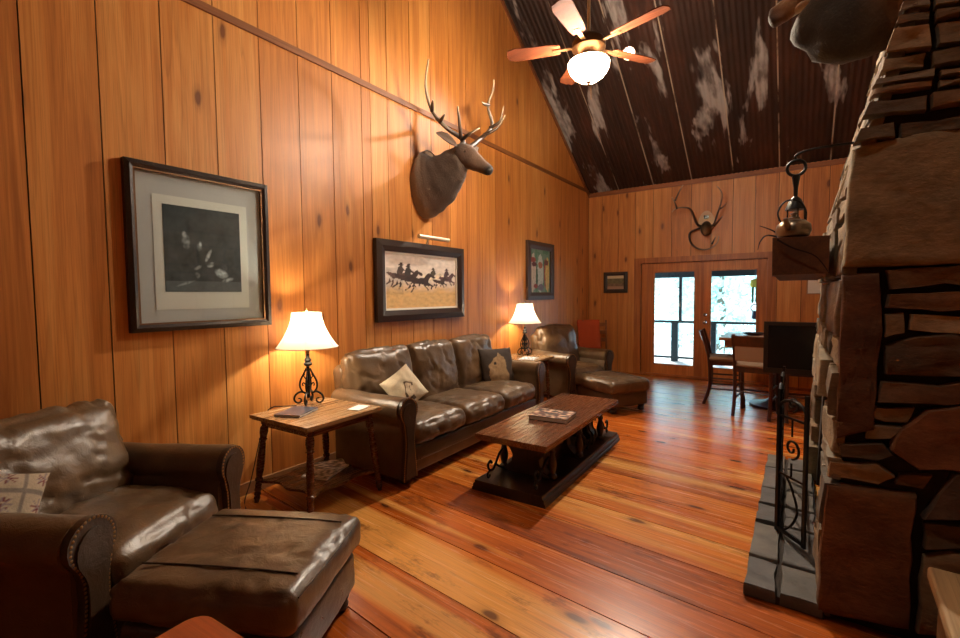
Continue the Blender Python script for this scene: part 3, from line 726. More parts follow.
for e in (-1, 1):
    for x in (-.2, .2):
        m = MB()
        p = crv([(x,e*.6,.26),(x,e*.66,.235),(x,e*.72,.17),(x,e*.76,.14),(x,e*.81,.15),(x,e*.83,.19),(x,e*.80,.215),(x,e*.775,.195)], 6); m.tube(p, .010, 8)
        p = crv([(x,e*.6,.1),(x,e*.66,.13),(x,e*.72,.17)], 5); m.tube(p, .009, 7)
        m.tube(spiral((x,e*.815,.11), .032, .008, 1.2, 6.5, (0,1,0), (0,0,1)), .008, 6)
        m.build('end_scroll', M['iron'], t)
bk = empty('coffee_book', (1.70, 3.58, .4305), 'thick picture book lying on the dark coffee table', 'book', R(6))
m = MB(); m.box((-.17,-.14,0),(.17,.14,.003)); m.box((-.17,-.14,.003),(-.166,.14,.034)); m.build('back_cover', M['black'], bk, smooth=False)
MB().box((-.166,-.135,.003),(.165,.135,.033)).build('page_block', M['white'], bk, smooth=False)
m = MB(); n = 26; g = {}
for i in range(n+1):
    for j in range(n+1):
        k = noise.noise(V((i*.28, j*.33, 4)))+.4*noise.noise(V((i*.7, j*.7, 9)))
        m.c = lin(40,22,18) if k < -.05 else (lin(120,60,36) if k < .2 else lin(220,190,160)); g[i,j] = m.pt((-.17+.34*i/n, -.14+.28*j/n, .037))
for i in range(n):
    for j in range(n): m.face((g[i,j], g[i+1,j], g[i+1,j+1], g[i,j+1]))
m.c = lin(30,20,18); m.box((-.17,-.14,.033),(.17,.14,.0365)); m.build('front_cover', M['tint_paint'], bk, smooth=False)

# ---------------------------------------------------------------- pictures
def painted(w, h, fn, nx, ny, parent, name='artwork', z=0.0):
    m = MB(); g = {}
    for i in range(nx+1):
        for j in range(ny+1):
            m.c = fn(2*i/nx-1, 2*j/ny-1); g[i,j] = m.pt((z, -w/2+w*i/nx, -h/2+h*j/ny))
    for i in range(nx):
        for j in range(ny): m.face((g[i,j], g[i+1,j], g[i+1,j+1], g[i,j+1]))
    return m.build(name, M['tint_paint'], parent, smooth=False)
def ring_frame(m, w, h, bw, x0, x1, bev=.0):
    # mitred moulding in the yz plane
    for a, b in ((0,1),(1,2),(2,3),(3,0)):
        o = [(-w/2,-h/2),(w/2,-h/2),(w/2,h/2),(-w/2,h/2)]; i = [(-w/2+bw,-h/2+bw),(w/2-bw,-h/2+bw),(w/2-bw,h/2-bw),(-w/2+bw,h/2-bw)]
        mid_ = [((o[k][0]*.45+i[k][0]*.55), (o[k][1]*.45+i[k][1]*.55)) for k in range(4)]
        P = [m.pt((x0,)+o[a]), m.pt((x1,)+o[a]), m.pt((x1+bev,)+mid_[a]), m.pt((x1-.006,)+i[a]), m.pt((x0,)+i[a])]
        Q = [m.pt((x0,)+o[b]), m.pt((x1,)+o[b]), m.pt((x1+bev,)+mid_[b]), m.pt((x1-.006,)+i[b]), m.pt((x0,)+i[b])]
        for k in range(5): m.face((P[k], P[(k+1)%5], Q[(k+1)%5], Q[k]))
def flat_ring(m, w, h, bw, x0, x1):
    for lo, hi in (((-w/2,-h/2),(w/2,-h/2+bw)), ((-w/2,h/2-bw),(w/2,h/2)), ((-w/2,-h/2+bw),(-w/2+bw,h/2-bw)), ((w/2-bw,-h/2+bw),(w/2,h/2-bw))):
        m.box((x0,)+lo, (x1,)+hi)
def fb(u, v, s, seed): return noise.noise(V((u*s+seed, v*s, seed)))
def ell(u, v, cu, cv, a, b, rot=0):
    x, y = u-cu, v-cv; c, s = math.cos(rot), math.sin(rot); x, y = x*c+y*s, -x*s+y*c; return (x/a)**2+(y/b)**2
def print_dark(u, v):
    k = .5+.5*fb(u, v, 3, 2)*.8+.25*fb(u, v, 9, 5); b = .012+.035*k*(1.2-.5*v)
    for cu, cv, a, bb, ro, val in ((-.46,.18,.13,.22,.1,.22),(-.5,.34,.07,.1,.2,.45),(-.12,.1,.1,.15,-.2,.2),(-.1,.14,.05,.07,.3,.5),(.1,-.12,.06,.2,-.5,.42),(.16,-.34,.13,.07,.4,.4),(-.18,-.42,.14,.05,.5,.3),(.44,-.55,.22,.13,-.35,.55),(.62,-.7,.2,.06,.2,.4),(-.5,-.8,.3,.04,.3,.25),(-.2,-.6,.08,.1,.7,.18)):
        e = ell(u, v, cu, cv, a, bb, ro)
        if e < 1: b = max(b, val*(1-e)*(.8+.7*fb(u, v, 14, 7)))
    if v < -.75: b += .05
    b *= 1.5; return (b*.92, b, b*1.02)
RUN = [(-.98,.22),(-.72,.34),(-.45,.28),(-.1,.24),(.22,.3),(.42,.56),(.58,.66),(.63,.58),(.86,.4),(.92,.28),(.8,.24),(.62,.34),(.5,.12),(.46,-.1),(.78,-.22),(.7,-.5),(.62,-.52),(.64,-.3),(.32,-.24),(.5,-.55),(.42,-.62),(.2,-.22),(-.2,-.14),(-.42,-.14),(-.62,-.4),(-.9,-.62),(-.98,-.56),(-.72,-.36),(-.66,-.12),(-.5,-.42),(-.6,-.7),(-.52,-.72),(-.38,-.38),(-.5,-.04),(-.74,.12),(-.8,.24)]
RIDER = [(-.2,.2),(-.22,.42),(-.14,.7),(-.02,.8),(-.16,.86),(-.06,.92),(-.04,1.02),(.1,1.02),(.12,.9),(.2,.86),(.1,.8),(.16,.62),(.3,.46),(.14,.42),(.12,-.08),(.2,-.16),(.02,-.14)]
def horses(u, v):
    k = fb(u, v, 3, 1); sky = lin(222,208,196); gr = lin(214,172,112)
    t = max(0, min(1, (-v+.05)/.5+.3*k)); c = tuple(a*(1-t)+b*t for a, b in zip(sky, gr)); c = tuple(x*(1+.22*fb(u, v, 9, 3)) for x in c)
    if u < -.55 and -.5 < v < .5: c = tuple(x*(.75+.2*k) for x in c)
    dk = lin(52,30,26)
    w8 = .05*fb(u, v, 8, 6)
    for cx, cy, sc, cc, rider in ((-.62,.16,.42,lin(84,58,50),lin(66,50,44)),(.70,.12,.36,lin(92,62,62),lin(74,50,54)),(.28,.12,.36,lin(226,208,180),lin(74,64,46)),(-.42,.10,.44,lin(56,34,28),lin(50,38,34)),(-.08,-.0,.46,lin(52,30,24),None),(.50,.0,.28,lin(58,38,32),None)):
        x, y = (u-cx)/sc+w8, (v-cy)/(sc*1.25)+w8
        if in_poly(x, y, RUN): c = tuple(q*(1+.55*fb(u, v, 11, 4)) for q in cc)
        elif rider and in_poly(x, y, RIDER): c = tuple(q*(1+.5*fb(u, v, 13, 2)) for q in rider)
    if v < -.2 and fb(u, v, 10, 12) > .1: c = tuple(x*.5+y*.5 for x, y in zip(c, lin(222,184,126)))
    return c
def totem(u, v):
    k = fb(u, v*.6, 4, 6); c = lin(86,128,96) if k > 0 else lin(110,140,118)
    for cu, cv, a, b, cc in ((-.7,-.1,.28,.85,lin(196,182,160)),(-.72,.5,.3,.12,lin(150,66,44)),(-.6,.3,.22,.1,lin(90,30,24)),(.0,-.1,.3,.9,lin(186,196,184)),(0,.28,.22,.16,lin(168,96,60)),(.05,-.75,.3,.16,lin(110,100,110)),(.5,-.05,.12,.7,lin(150,60,36)),(.72,-.15,.22,.8,lin(206,178,96)),(.62,.42,.22,.13,lin(110,56,36)),(-.35,-.3,.1,.5,lin(60,88,64)),(-.45,-.7,.2,.1,lin(140,50,36))):
        if ell(u, v, cu, cv, a, b) < 1+.4*fb(u, v, 7, 3): c = tuple(x*(1+.35*fb(u, v, 11, 8)) for x in cc)
    return c
def landscape(u, v):
    k = fb(u, v, 4, 9)*.5
    if v > .55+.1*k: return lin(222,204,170)
    if v > -.15+.2*k: return tuple(x*(1+k) for x in lin(112,104,70))
    if v > -.55: return tuple(x*(1+k) for x in lin(128,104,78))
    return lin(176,140,116)
# 1: large print, cream and grey mats
t = empty('framed_print', (.0, 1.54, 1.825), 'large framed dark animal print with wide pale mats on the board wall', 'picture')
w, h = .92, 1.08; m = MB(); ring_frame(m, w, h, .05, 0, .045, .008); fr = m.build('frame', M['frame'], t, angle=20)
m = MB(); flat_ring(m, w-.09, h-.09, .012, .02, .041); m.build('inner_lip', M['frameedge'], fr, smooth=False)
MB().box((.004, -w/2+.04, -h/2+.04), (.016, w/2-.04, h/2-.04)).build('outer_mat', M['greymat'], t, smooth=False)
m = MB(T(0,-.005,.0)); m.box((.016, -.305, -.40), (.019, .305, .35)); m.build('inner_mat', M['cream'], t, smooth=False)
o = painted(.50, .575, print_dark, 120, 130, t); o.location = (.0205, -.005, .005)
MB().box((.03, -w/2+.045, -h/2+.045), (.032, w/2-.045, h/2-.045)).build('glass_pane', M['glass'], t, smooth=False)
# 2: horses, with its lamp
t = empty('framed_painting', (0, 3.81, 1.655), 'dark framed painting of running horses and riders above the sofa', 'picture')
w, h = 1.42, .83; m = MB(); ring_frame(m, w, h, .115, 0, .05, .012); m.build('frame', M['framebrown'], t, angle=20)
m = MB(); flat_ring(m, w-.21, h-.21, .03, .01, .03); m.build('liner', M['cream'], t, smooth=False)
o = painted(w-.27, h-.27, horses, 150, 84, t); o.location.x = .018
MB().box((.002, -w/2+.1, -h/2+.1), (.012, w/2-.1, h/2-.1)).build('backing', M['cream'], t, smooth=False)
m = MB(T(0,.05,0)); m.tube([(.14,-.25,h/2+.06),(.14,.25,h/2+.06)], .022, 14); m.tube([(.02,0,h/2-.02),(.05,0,h/2+.06),(.14,0,h/2+.06)], .008, 8); m.build('picture_light', M['whitemetal'], t)
# 3
t = empty('framed_painting', (0, 6.62, 1.88), 'upright framed painting of tall carved figures above the far lamp', 'picture')
w, h = .92, .92; m = MB(); ring_frame(m, w, h, .12, 0, .04, .008); m.build('frame', M['framegreen'], t, angle=20)
o = painted(w-.23, h-.23, totem, 70, 90, t); o.location.x = .014
MB().box((.002, -w/2+.1, -h/2+.1), (.012, w/2-.1, h/2-.1)).build('backing', M['cream'], t, smooth=False)
# 4
t = empty('framed_photograph', (.545, D, 1.725), 'small framed landscape picture beside the glass doors', 'picture', R(-90))
w, h = .46, .40; m = MB(); ring_frame(m, w, h, .07, 0, .03, .006); m.build('frame', M['framebrown'], t, angle=20)
o = painted(w-.13, h-.13, landscape, 40, 34, t); o.location.x = .01
MB().box((.001, -w/2+.05, -h/2+.05), (.008, w/2-.05, h/2-.05)).build('backing', M['cream'], t, smooth=False)
for z, nm, lab in ((1.24, 'light_switch', 'dark light switch plate on the boards beside the glass doors'), (.38, 'wall_outlet', 'dark wall outlet plate low on the boards beside the doors')):
    t = empty(nm, (.955, D, z), lab, 'switch' if 'switch' in nm else 'outlet')
    MB().rbox((0,-.004,0), (.115,.008,.12), .003, (2,2,2)).build('plate', M['switch'], t)
    m = MB()
    if 'switch' in nm: m.box((-.03,-.016,-.012),(-.018,-.008,.012)); m.box((.018,-.016,-.012),(.03,-.008,.012))
    else: m.box((-.018,-.011,.008),(.018,-.008,.04)); m.box((-.018,-.011,-.04),(.018,-.008,-.008))
    m.build('toggle' if 'switch' in nm else 'socket', M['black'], t, smooth=False)
t = empty('wall_notice', (3.64, D, 1.61), 'small white framed notice on the boards behind the stone fireplace', 'notice')
MB().box((-.10,-.012,-.14),(.10,0,.14)).build('frame', M['board'], t, smooth=False); MB().box((-.085,-.014,-.125),(.085,-.012,.125)).build('sheet', M['white'], t, smooth=False)

# ---------------------------------------------------------------- elk head on the board wall
def smooth_rings(keys, n=5):
    """keys: (centre, lateral radius, other radius, colour) -> rings along a Catmull-Rom spine"""
    C = crv([k[0] for k in keys], n); out = []
    for i, c in enumerate(C):
        s = i/n; k = min(int(s), len(keys)-2); f = s-k; a, b = keys[k], keys[k+1]; f2 = f*f*(3-2*f)
        tan = C[min(i+1, len(C)-1)]-C[max(i-1, 0)]
        out.append((c, tan, LAT, a[1]+(b[1]-a[1])*f2, a[2]+(b[2]-a[2])*f2, tuple(x+(y-x)*f for x, y in zip(a[3], b[3]))))
    return out
t = empty('elk_mount', (0, 3.87, 2.74), 'mounted elk head with wide antlers on the board wall', 'mounted head')
DK = lin(62,44,33); MD = lin(80,58,43); GR = lin(128,108,90); BL = lin(34,26,22)
LAT = V((-.2, 1, 0)).normalized()
VD = lin(60,43,32)
neck = [((.0,0,-.01),.235,.375,GR), ((.05,.0,-.015),.235,.365,GR), ((.12,.01,-.005),.21,.33,MD), ((.20,.02,.02),.18,.285,VD), ((.29,.035,.075),.15,.24,VD), ((.37,.045,.13),.124,.212,VD), ((.445,.057,.168),.104,.175,VD), ((.505,.069,.185),.07,.11,DK)]
head = [((.385,.045,.285),.03,.04,DK), ((.415,.05,.278),.075,.09,DK), ((.46,.057,.258),.096,.118,DK), ((.52,.072,.225),.098,.124,MD), ((.575,.086,.19),.086,.112,MD), ((.63,.10,.15),.068,.09,lin(90,66,49)), ((.69,.115,.108),.053,.072,lin(86,64,48)), ((.735,.127,.078),.05,.064,MD), ((.768,.134,.055),.047,.056,BL), ((.79,.139,.04),.036,.042,BL), ((.802,.142,.032),.012,.015,BL)]
m = MB(); m.loft(smooth_rings(neck, 4), 26, True, .016, 12); m.loft(smooth_rings(head, 4), 24, True, .004, 14); body = m.build('head_and_neck', M['tint_fur'], t, angle=80)
def ear(name, base, tip, wdir, w, parent, col=MD, incol=GR):
    m = MB(); base, tip, wd = V(base), V(tip), V(wdir).normalized(); ax = (tip-base).normalized(); nr = ax.cross(wd)
    rings = []
    for s, k in ((0,.35),(.15,.7),(.4,1),(.7,.75),(.9,.35),(1,.06)):
        m.c = col; c = base.lerp(tip, s)
        rings.append([m.pt(c+wd*(w*k*math.cos(a))+nr*(w*.22*k*math.sin(a)+w*.35*k*math.cos(a)**2)) for a in [i*math.pi/5 for i in range(10)]])
    for x, y in zip(rings, rings[1:]):
        for k in range(10): m.face((x[k], x[(k+1)%10], y[(k+1)%10], y[k]))
    m.face(rings[0]); m.face(rings[-1][::-1]); return m.build(name, M['tint_fur'], parent, angle=70)
ear('ear', (.47,-.02,.33), (.36,-.22,.42), (.3,-.1,-.6), .075, t); ear('ear', (.50,.15,.32), (.50,.34,.39), (.3,.1,-.6), .075, t)
for s in (-1, 1):
    c = V((.545,.082,.245))+LAT*(s*.088); MB(T(*c)).lathe([(.004,-.016),(.013,-.01),(.017,0),(.013,.01),(.004,.016)], n=12).build('eye', M['eye'], t)
    c = V((.775,.136,.07))+LAT*(s*.034); MB(T(*c)).lathe([(.003,-.012),(.010,-.006),(.012,0),(.010,.006),(.003,.012)], n=10).build('nostril', M['black'], t)
O = V((0, 3.87, 2.74))
def apx(px, py, x): return at(px, py, 0, x)-O
def antler(name, beam, tines, parent, r=.031):
    m = MB()
    def stick(p, r0, r1, c0=lin(58,40,28), c1=lin(206,180,144)):
        p = crv(p, 5); k = len(p); mm = len(m.v)
        m.tube(p, [r0+(r1-r0)*i/(k-1) for i in range(k)], 9)
        for i in range(mm, len(m.v)):
            f = min(1, (i-mm)/9/(k-1)); f = f**3; m.vc[i] = tuple(a*(1-f)+b*f for a, b in zip(c0, c1))
    stick(beam, r, .007)
    for q in tines: stick(q, r*.72, .006)
    return m.build(name, M['antler'], parent, angle=70)
antler('antler', [(.50,.03,.31), apx(462,139,.46), apx(446,127.5,.40), apx(432,110.6,.34), apx(425.5,86,.33), apx(428.5,59,.42)],
       [[apx(461,138,.47), apx(459,118,.52), apx(457.6,106,.55)], [apx(463,139,.48), apx(470,133.5,.62), apx(479.6,128,.66)], [apx(432,110.6,.34), apx(432.5,103,.42), apx(433,100,.46)], [apx(462,139,.48), apx(452,131,.55), apx(448,120,.62)][:0] or [apx(440,122,.37), apx(443,117,.46), apx(445,114,.5)]], t)
antler('antler', [(.52,.11,.31), apx(478,141,.5), apx(488,132,.46), apx(492,124,.44), apx(488,106,.42), apx(493,90,.45), apx(493.7,79.6,.50)],
       [[apx(490,128,.45), apx(500,121,.52), apx(503.6,106,.58)], [apx(484,135,.47), apx(497,128,.60), apx(505.5,115,.68)], [apx(488.4,105,.42), apx(484,104,.48), apx(482,101.5,.52)]], t)

# ---------------------------------------------------------------- antler skull plaque on the far wall
t = empty('skull_mount', (2.12, D-.02, 2.68), 'pale skull plaque with thin antlers above the glass doors', 'mounted skull')
m = MB(Rx(R(90))); m.c = lin(206,172,130)
m.prism([(.125*math.cos(a)*(1-.15*math.sin(a)), .05+.18*math.sin(a)) for a in [i*math.pi/12 for i in range(24)]], 2, 0, .035); m.build('plaque', M['antler'], t, angle=30)
m = MB(); m.box((-.04,-.045,.09),(.04,-.034,.15)); m.build('badge', M['black'], t, smooth=False)
m = MB(); m.loft([((0,-.02,-.07),(0,-1,0),(1,0,0),.085,.13,lin(70,54,40)), ((0,-.08,-.08),(0,-1,0),(1,0,0),.085,.12,lin(60,44,32)), ((0,-.14,-.10),(0,-1,-.3),(1,0,0),.06,.09,lin(52,38,28)), ((0,-.2,-.15),(0,-1,-.6),(1,0,0),.035,.05,lin(120,96,70)), ((0,-.23,-.18),(0,-1,-.8),(1,0,0),.012,.02,lin(150,120,90))], 16)
m.build('skull', M['antler'], t)
def sk(px, py, dy=.1): return at(px, py, 1, D-.02-dy)-V((2.12, D-.02, 2.68))
antler('antler', [(-.05,-.04,-.03), sk(697,224), sk(691,210,.2), sk(684,207.5,.26), sk(676,208.5,.3), sk(672,212,.3)], [[sk(677,209,.3), sk(675,203,.34), sk(672,197,.36)], [sk(675,201,.34), sk(679,192,.36), sk(683,185,.38)]], t, .022)
antler('antler', [(.05,-.04,-.03), sk(714,224), sk(718,212,.2), sk(721,203,.25), sk(722,193,.3), sk(717,186,.32)], [[sk(714,226), sk(720,219,.2), sk(723,216,.22)], [sk(719,209,.2), sk(723,207,.26), sk(726,203,.3)]], t, .02)
antler('antler', [(-.07,-.03,-.05), sk(690,233), sk(691,243,.12), sk(699,249,.14), sk(709,249,.14), sk(717,243,.14), sk(719,236,.12)], [[sk(712,244,.14), sk(714,240,.16), sk(716,236,.18)]], t, .02)

# ---------------------------------------------------------------- ceiling fan with light, spot
fx, fy, fz = 1.93, 3.80, 3.41
t = empty('ceiling_fan', (fx, fy, fz), 'lit ceiling fan with a frosted bowl on a long rod', 'ceiling fan')
zr = roof(fy)-fz
MB().tube([(0,0,.30),(0,0,zr)], .013, 12).build('rod', M['whitemetal'], t)
MB().lathe([(.02,zr-.12),(.07,zr-.09),(.085,zr-.02),(.085,zr)], n=20).build('canopy', M['bronze'], t)
MB().lathe([(.03,.30),(.05,.27),(.115,.25),(.14,.215),(.14,.165),(.11,.14),(.08,.12),(.06,.10),(.10,.095),(.125,.075),(.125,.065),(.05,.06)], n=32).build('motor_housing', M['bronze'], t)
prof = [(.165,.055),(.172,.045),(.17,.02),(.155,-.02),(.125,-.06),(.08,-.092),(.03,-.105),(.004,-.107)]
MB().lathe(prof, n=36, cap=False).build('light_bowl', M['bowl'], t)
MB().lathe([(.022,-.10),(.024,-.112),(.01,-.122),(.014,-.13),(.004,-.14)], n=12).build('finial', M['bronze'], t)
MB().tube([(.02,0,-.13),(.022,0,-.26)], .0025, 5).build('pull_chain', M['brass'], t)
for k in range(5):
    a = k*2*math.pi/5+R(-14); m = MB(Rz(a) @ T(0,0,.19) @ Rx(R(11)))
    pts = [(.24,-.05),(.30,-.062),(.62,-.078),(.685,-.06),(.70,0),(.685,.06),(.62,.078),(.30,.062),(.24,.05)]
    m.prism(pts, 2, -.004, .004); bl = m.build('blade', M['fanblade'], t, angle=30)
    m = MB(Rz(a) @ T(0,0,.185)); m.box((.11,-.018,-.006),(.30,.018,.002)); m.build('blade_iron', M['bronze'], bl, smooth=False)
l = bpy.data.lights.new('fan_bulb', 'POINT'); l.energy = 720; l.color = (1, .85, .66); l.shadow_soft_size = .15
o = bpy.data.objects.new('fan_bulb', l); col.objects.link(o); o.parent = t; o.location = (0, 0, .0)
sp = V((1.43, 6.53, EAVE+SLOPE*(D-6.53)-.09)); t = empty('ceiling_spot_light', sp, 'small round lit spot on the tin ceiling behind the fan', 'spot light')
nm = V((.35,-.75,-.6)).normalized(); q = nm.to_track_quat('Z', 'Y').to_matrix().to_4x4()
MB(q).lathe([(.05,-.10),(.075,-.09),(.085,.03),(.08,.03),(.07,-.02)], n=20).build('housing', M['whitemetal'], t)
MB(q).lathe([(.004,.012),(.074,.012),(.074,.018),(.004,.02)], n=20).build('lens', M['lens'], t)
MB().tube([(0,0,0),(0,.03,.12)], .014, 8).build('bracket', M['iron'], t)
l = bpy.data.lights.new('spot_bulb', 'SPOT'); l.energy = 650; l.color = (1,.86,.7); l.spot_size = R(110); l.spot_blend = .6; l.shadow_soft_size = .05
o = bpy.data.objects.new('spot_bulb', l); col.objects.link(o); o.parent = t; o.location = nm*.05; o.rotation_euler = (-nm).to_track_quat('Z', 'Y').to_euler()

t2 = copy_tree(t); t2.location = (2.7, .9, roof(.9)-.1); t2['label'] = 'small added spot out of view on the opposite tin slope, brightening the chimney side'  # added spot out of view, only there to brighten the chimney's near side
for ch in list(t2.children):
    if ch.type == 'LIGHT':
        ch.data = ch.data.copy(); ch.data.energy = 60; ch.data.spot_size = R(75)
dv = (V((4.3, 2.4, 1.6))-V(t2.location)).normalized()
t2.rotation_euler = ((dv.to_track_quat('Z','Y').to_matrix() @ nm.to_track_quat('Z','Y').to_matrix().inverted())).to_euler()
# ---------------------------------------------------------------- stone fireplace
FY0, FY1 = 2.55, 5.0
def fxz(z): return 3.52+.038*z if z < 2.0 else 3.596+.24*(z-2.0)
t = empty('fireplace', (0, 0, 0), 'tall rough field-stone fireplace and chimney with a timber mantel', 'fireplace')
m = MB()
core = [(XR-.005, 0), (XR-.005, 5.85), (fxz(5.6)+.06, 5.85)]+[(fxz(z)+.06, z) for z in (5.6,4,3,2.4,2,1,0)]
FB0, FB1, FBZ = 3.1, 4.35, .95
def seg(y0, y1, z0=0, fz=None):
    m.prism([(x, max(z, z0)) for x, z in core], 1, y0, y1)
seg(FY0+.05, FB0); seg(FB1, FY1-.02)
m.prism([(XR-.005, FBZ), (XR-.005, 5.85), (fxz(5.6)+.06, 5.85)]+[(fxz(z)+.06, z) for z in (5.6,4,3,2.4,2,1.2,FBZ)], 1, FB0, FB1)
mort = m.build('mortar_core', M['mortar'], t, smooth=False)
m = MB(); m.box((4.1, FB0, 0), (4.2, FB1, FBZ)); m.box((3.6, FB0, .0), (4.1, FB1, .06)); m.build('firebox', M['soot'], t, smooth=False)
# stones: outline polygons on a face, domed and roughened
STONE = [lin(114,96,70), lin(128,108,80), lin(98,84,64), lin(118,92,64), lin(90,78,64), lin(136,116,88), lin(106,84,60), lin(126,112,92)]
def stone(m, poly, to3, nrm, depth, rough, seed, cc=None, step=.05):
    """poly: 2-D outline; to3: (a,b,out) -> point"""
    rg = random.Random(seed); cx = sum(p[0] for p in poly)/len(poly); cy = sum(p[1] for p in poly)/len(poly)
    out = []
    for a, b in zip(poly, poly[1:]+poly[:1]):
        L = math.hypot(b[0]-a[0], b[1]-a[1]); k = max(2, int(L/step))
        for i in range(k):
            x, y = a[0]+(b[0]-a[0])*i/k, a[1]+(b[1]-a[1])*i/k
            nn = noise.noise(V((x*9+seed, y*9, seed*.37)))*.012; d = math.hypot(x-cx, y-cy) or 1
            out.append((x+(x-cx)/d*(nn-.006), y+(y-cy)/d*(nn-.006)))
    base = cc or rg.choice(STONE); tone = rg.uniform(.75, 1.25); rings = []
    tilt = (rg.uniform(-.04,.04), rg.uniform(-.04,.04))
    ext = max(max(p[0] for p in poly)-min(p[0] for p in poly), max(p[1] for p in poly)-min(p[1] for p in poly))
    nr = max(4, int(ext/.07))
    levels = [(1.0, -.08), (1.0, .55), (.985, .86)]+[(.955*(1-i/nr), 1.0) for i in range(nr)]
    for s, dd in levels:
        ring = []
        for x, y in out:
            px, py = cx+(x-cx)*s, cy+(y-cy)*s
            rr = noise.noise(V((px*6+seed*3, py*11, seed)))*rough+.45*noise.noise(V((px*19, py*30+seed, 3)))*rough
            o_ = depth*dd+(rr+tilt[0]*(px-cx)+tilt[1]*(py-cy))*(1 if dd > .6 else .2)
            f = tone*(1+.5*noise.noise(V((px*5, py*8, seed+9)))+.2*noise.noise(V((px*22, py*26, seed))))
            m.c = tuple(max(.004, c*f) for c in base); ring.append(m.pt(to3(px, py, o_)))
        rings.append(ring)
    n = len(out)
    for a, b in zip(rings, rings[1:]):
        for k in range(n): m.face((a[k], a[(k+1)%n], b[(k+1)%n], b[k]))
    m.c = tuple(c*tone for c in base); c = m.pt(to3(cx, cy, depth+noise.noise(V((cx*6+seed*3, cy*11, seed)))*rough))
    for k in range(n): m.face((rings[-1][k], rings[-1][(k+1)%n], c))
side = lambda a, b, o: V((a, FY0+.055-o, b))
def spx(*pts): return [(lambda q: (q.x, q.z))(at(px, py, 1, FY0)) for px, py in pts]
m = MB(); sd = 1
def S(pts, depth=.055, rough=.016, cc=None):
    global sd
    sd += 1; stone(m, spx(*pts), side, None, depth, rough, sd, cc)
slab = lin(116,100,74)
S([(851,147),(905,132),(985,118),(1000,262),(930,268),(842,268)], .06, .012, slab)
S([(842,273),(880,270),(884,330),(878,380),(874,432),(836,440),(838,350)], .06, .03, lin(96,66,44))
S([(886,270),(930,266),(1010,262),(1010,288),(950,286),(888,290)], .05, .02)
S([(886,294),(950,290),(1010,292),(1010,309),(940,312),(884,308)], .06, .014, lin(108,82,58))
S([(884,313),(905,312),(906,334),(884,340)], .04); S([(910,314),(1010,314),(1010,330),(960,336),(910,330)], .05)
S([(884,345),(918,334),(1010,334),(1010,376),(940,380),(882,376)], .05, .035, lin(92,74,56))
S([(880,382),(940,384),(1010,380),(1010,404),(950,408),(876,402)], .06, .018, lin(112,84,60))
S([(872,406),(918,408),(910,424),(884,424),(868,418)], .05); S([(866,424),(908,428),(892,440),(866,440)], .045)
S([(926,410),(965,404),(1010,414),(1010,440),(968,474),(918,470),(888,450),(900,430)], .075, .02, lin(112,76,50))
S([(836,444),(884,444),(896,456),(880,462),(838,458)], .05); S([(828,462),(878,464),(896,478),(880,486),(826,478)], .05, .02)
S([(900,476),(934,478),(926,492),(894,486)], .04)
S([(826,482),(880,490),(918,496),(914,560),(910,632),(816,612),(818,540)], .065, .012, lin(104,70,40))
S([(936,496),(955,474),(1010,458),(1010,520),(922,520)], .07, .02, lin(84,68,56))
S([(921,524),(1010,524),(1010,548),(922,552)], .05, .025); S([(922,556),(1010,552),(1010,620),(960,640),(916,636)], .05, .03)
# thin upper courses
rows = [(144,126,104),(118,100,80),(98,78,56),(76,58,38),(56,30,14),(30,4,-16),(2,-30,-50),(-30,-60,-90),(-62,-100,-130)]
def edge_px(y): return 852+(905-852)*(145-y)/(145-0)
rg = random.Random(4)
for lo, hi_, _ in rows:
    hi = hi_+3; x = edge_px((lo+hi)/2)-1; dx = 0
    sl = -.13
    while x < 1010:
        w = rg.uniform(32, 90); e = min(x+w, 1015)
        j = [rg.uniform(-3,3) for _ in range(4)]
        xl = edge_px(lo) if x < edge_px((lo+hi)/2) else x; xh = edge_px(hi) if x < edge_px((lo+hi)/2) else x
        xx = 852
        if rg.random() < .5 and (lo-hi) > 16:
            mid_ = (lo+hi)/2
            S([(xl,lo+sl*(x-xx)),(e-3,lo+sl*(e-xx)+j[1]),(e-3,mid_+1+sl*(e-xx)),((xl+xh)/2,mid_+1+sl*(x-xx))], .05, .022)
            S([((xl+xh)/2,mid_-2+sl*(x-xx)),(e-3,mid_-2+sl*(e-xx)),(e-3,hi+sl*(e-xx)+j[2]),(xh,hi+sl*(x-xx))], .06, .022)
        else: S([(xl,lo+sl*(x-xx)),(e-3,lo+sl*(e-xx)+j[1]),(e-3,hi+sl*(e-xx)+j[2]),(xh,hi+sl*(x-xx))], rg.uniform(.045,.07), .026)
        x = e
# front face stones
front = lambda a, b, o: V((fxz(b)+.055-o, a, b))
z = .0
while z < 5.2:
    h = rg.uniform(.1, .3); y = FY0+.0
    while y < FY1-.05:
        w = rg.uniform(.2, .55); e = min(y+w, FY1)
        if FY1-e < .12: e = FY1
        if not (z < FBZ+.1 and e > FB0-.05 and y < FB1+.05):
            sd += 1; g = .008; j = [rg.uniform(-.012,.012) for _ in range(4)]
            stone(m, [(y+g+j[0],z+g),(e-g+j[1],z+g),(e-g+j[2],z+h-g),(y+g+j[3],z+h-g)], front, None, rg.uniform(.035,.06), .016, sd, None, .07)
        elif y < FB0-.1:
            e = FB0; sd += 1; stone(m, [(y+.008,z+.008),(e-.008,z+.008),(e-.008,z+h-.008),(y+.008,z+h-.008)], front, None, .045, .014, sd, None, .07)
        y = e
    z += h
sd += 1; stone(m, [(FB0-.15,FBZ+.005),(FB1+.15,FBZ+.005),(FB1+.15,FBZ+.2),(FB0-.15,FBZ+.2)], front, None, .07, .012, sd, None, .08)
m.build('stone_masonry', M['tint_stone'], t, angle=55)
MB().box((3.245, FY0, 0), (3.56, 4.76, .04)).build('hearth_bed', M['mortar'], t, smooth=False)
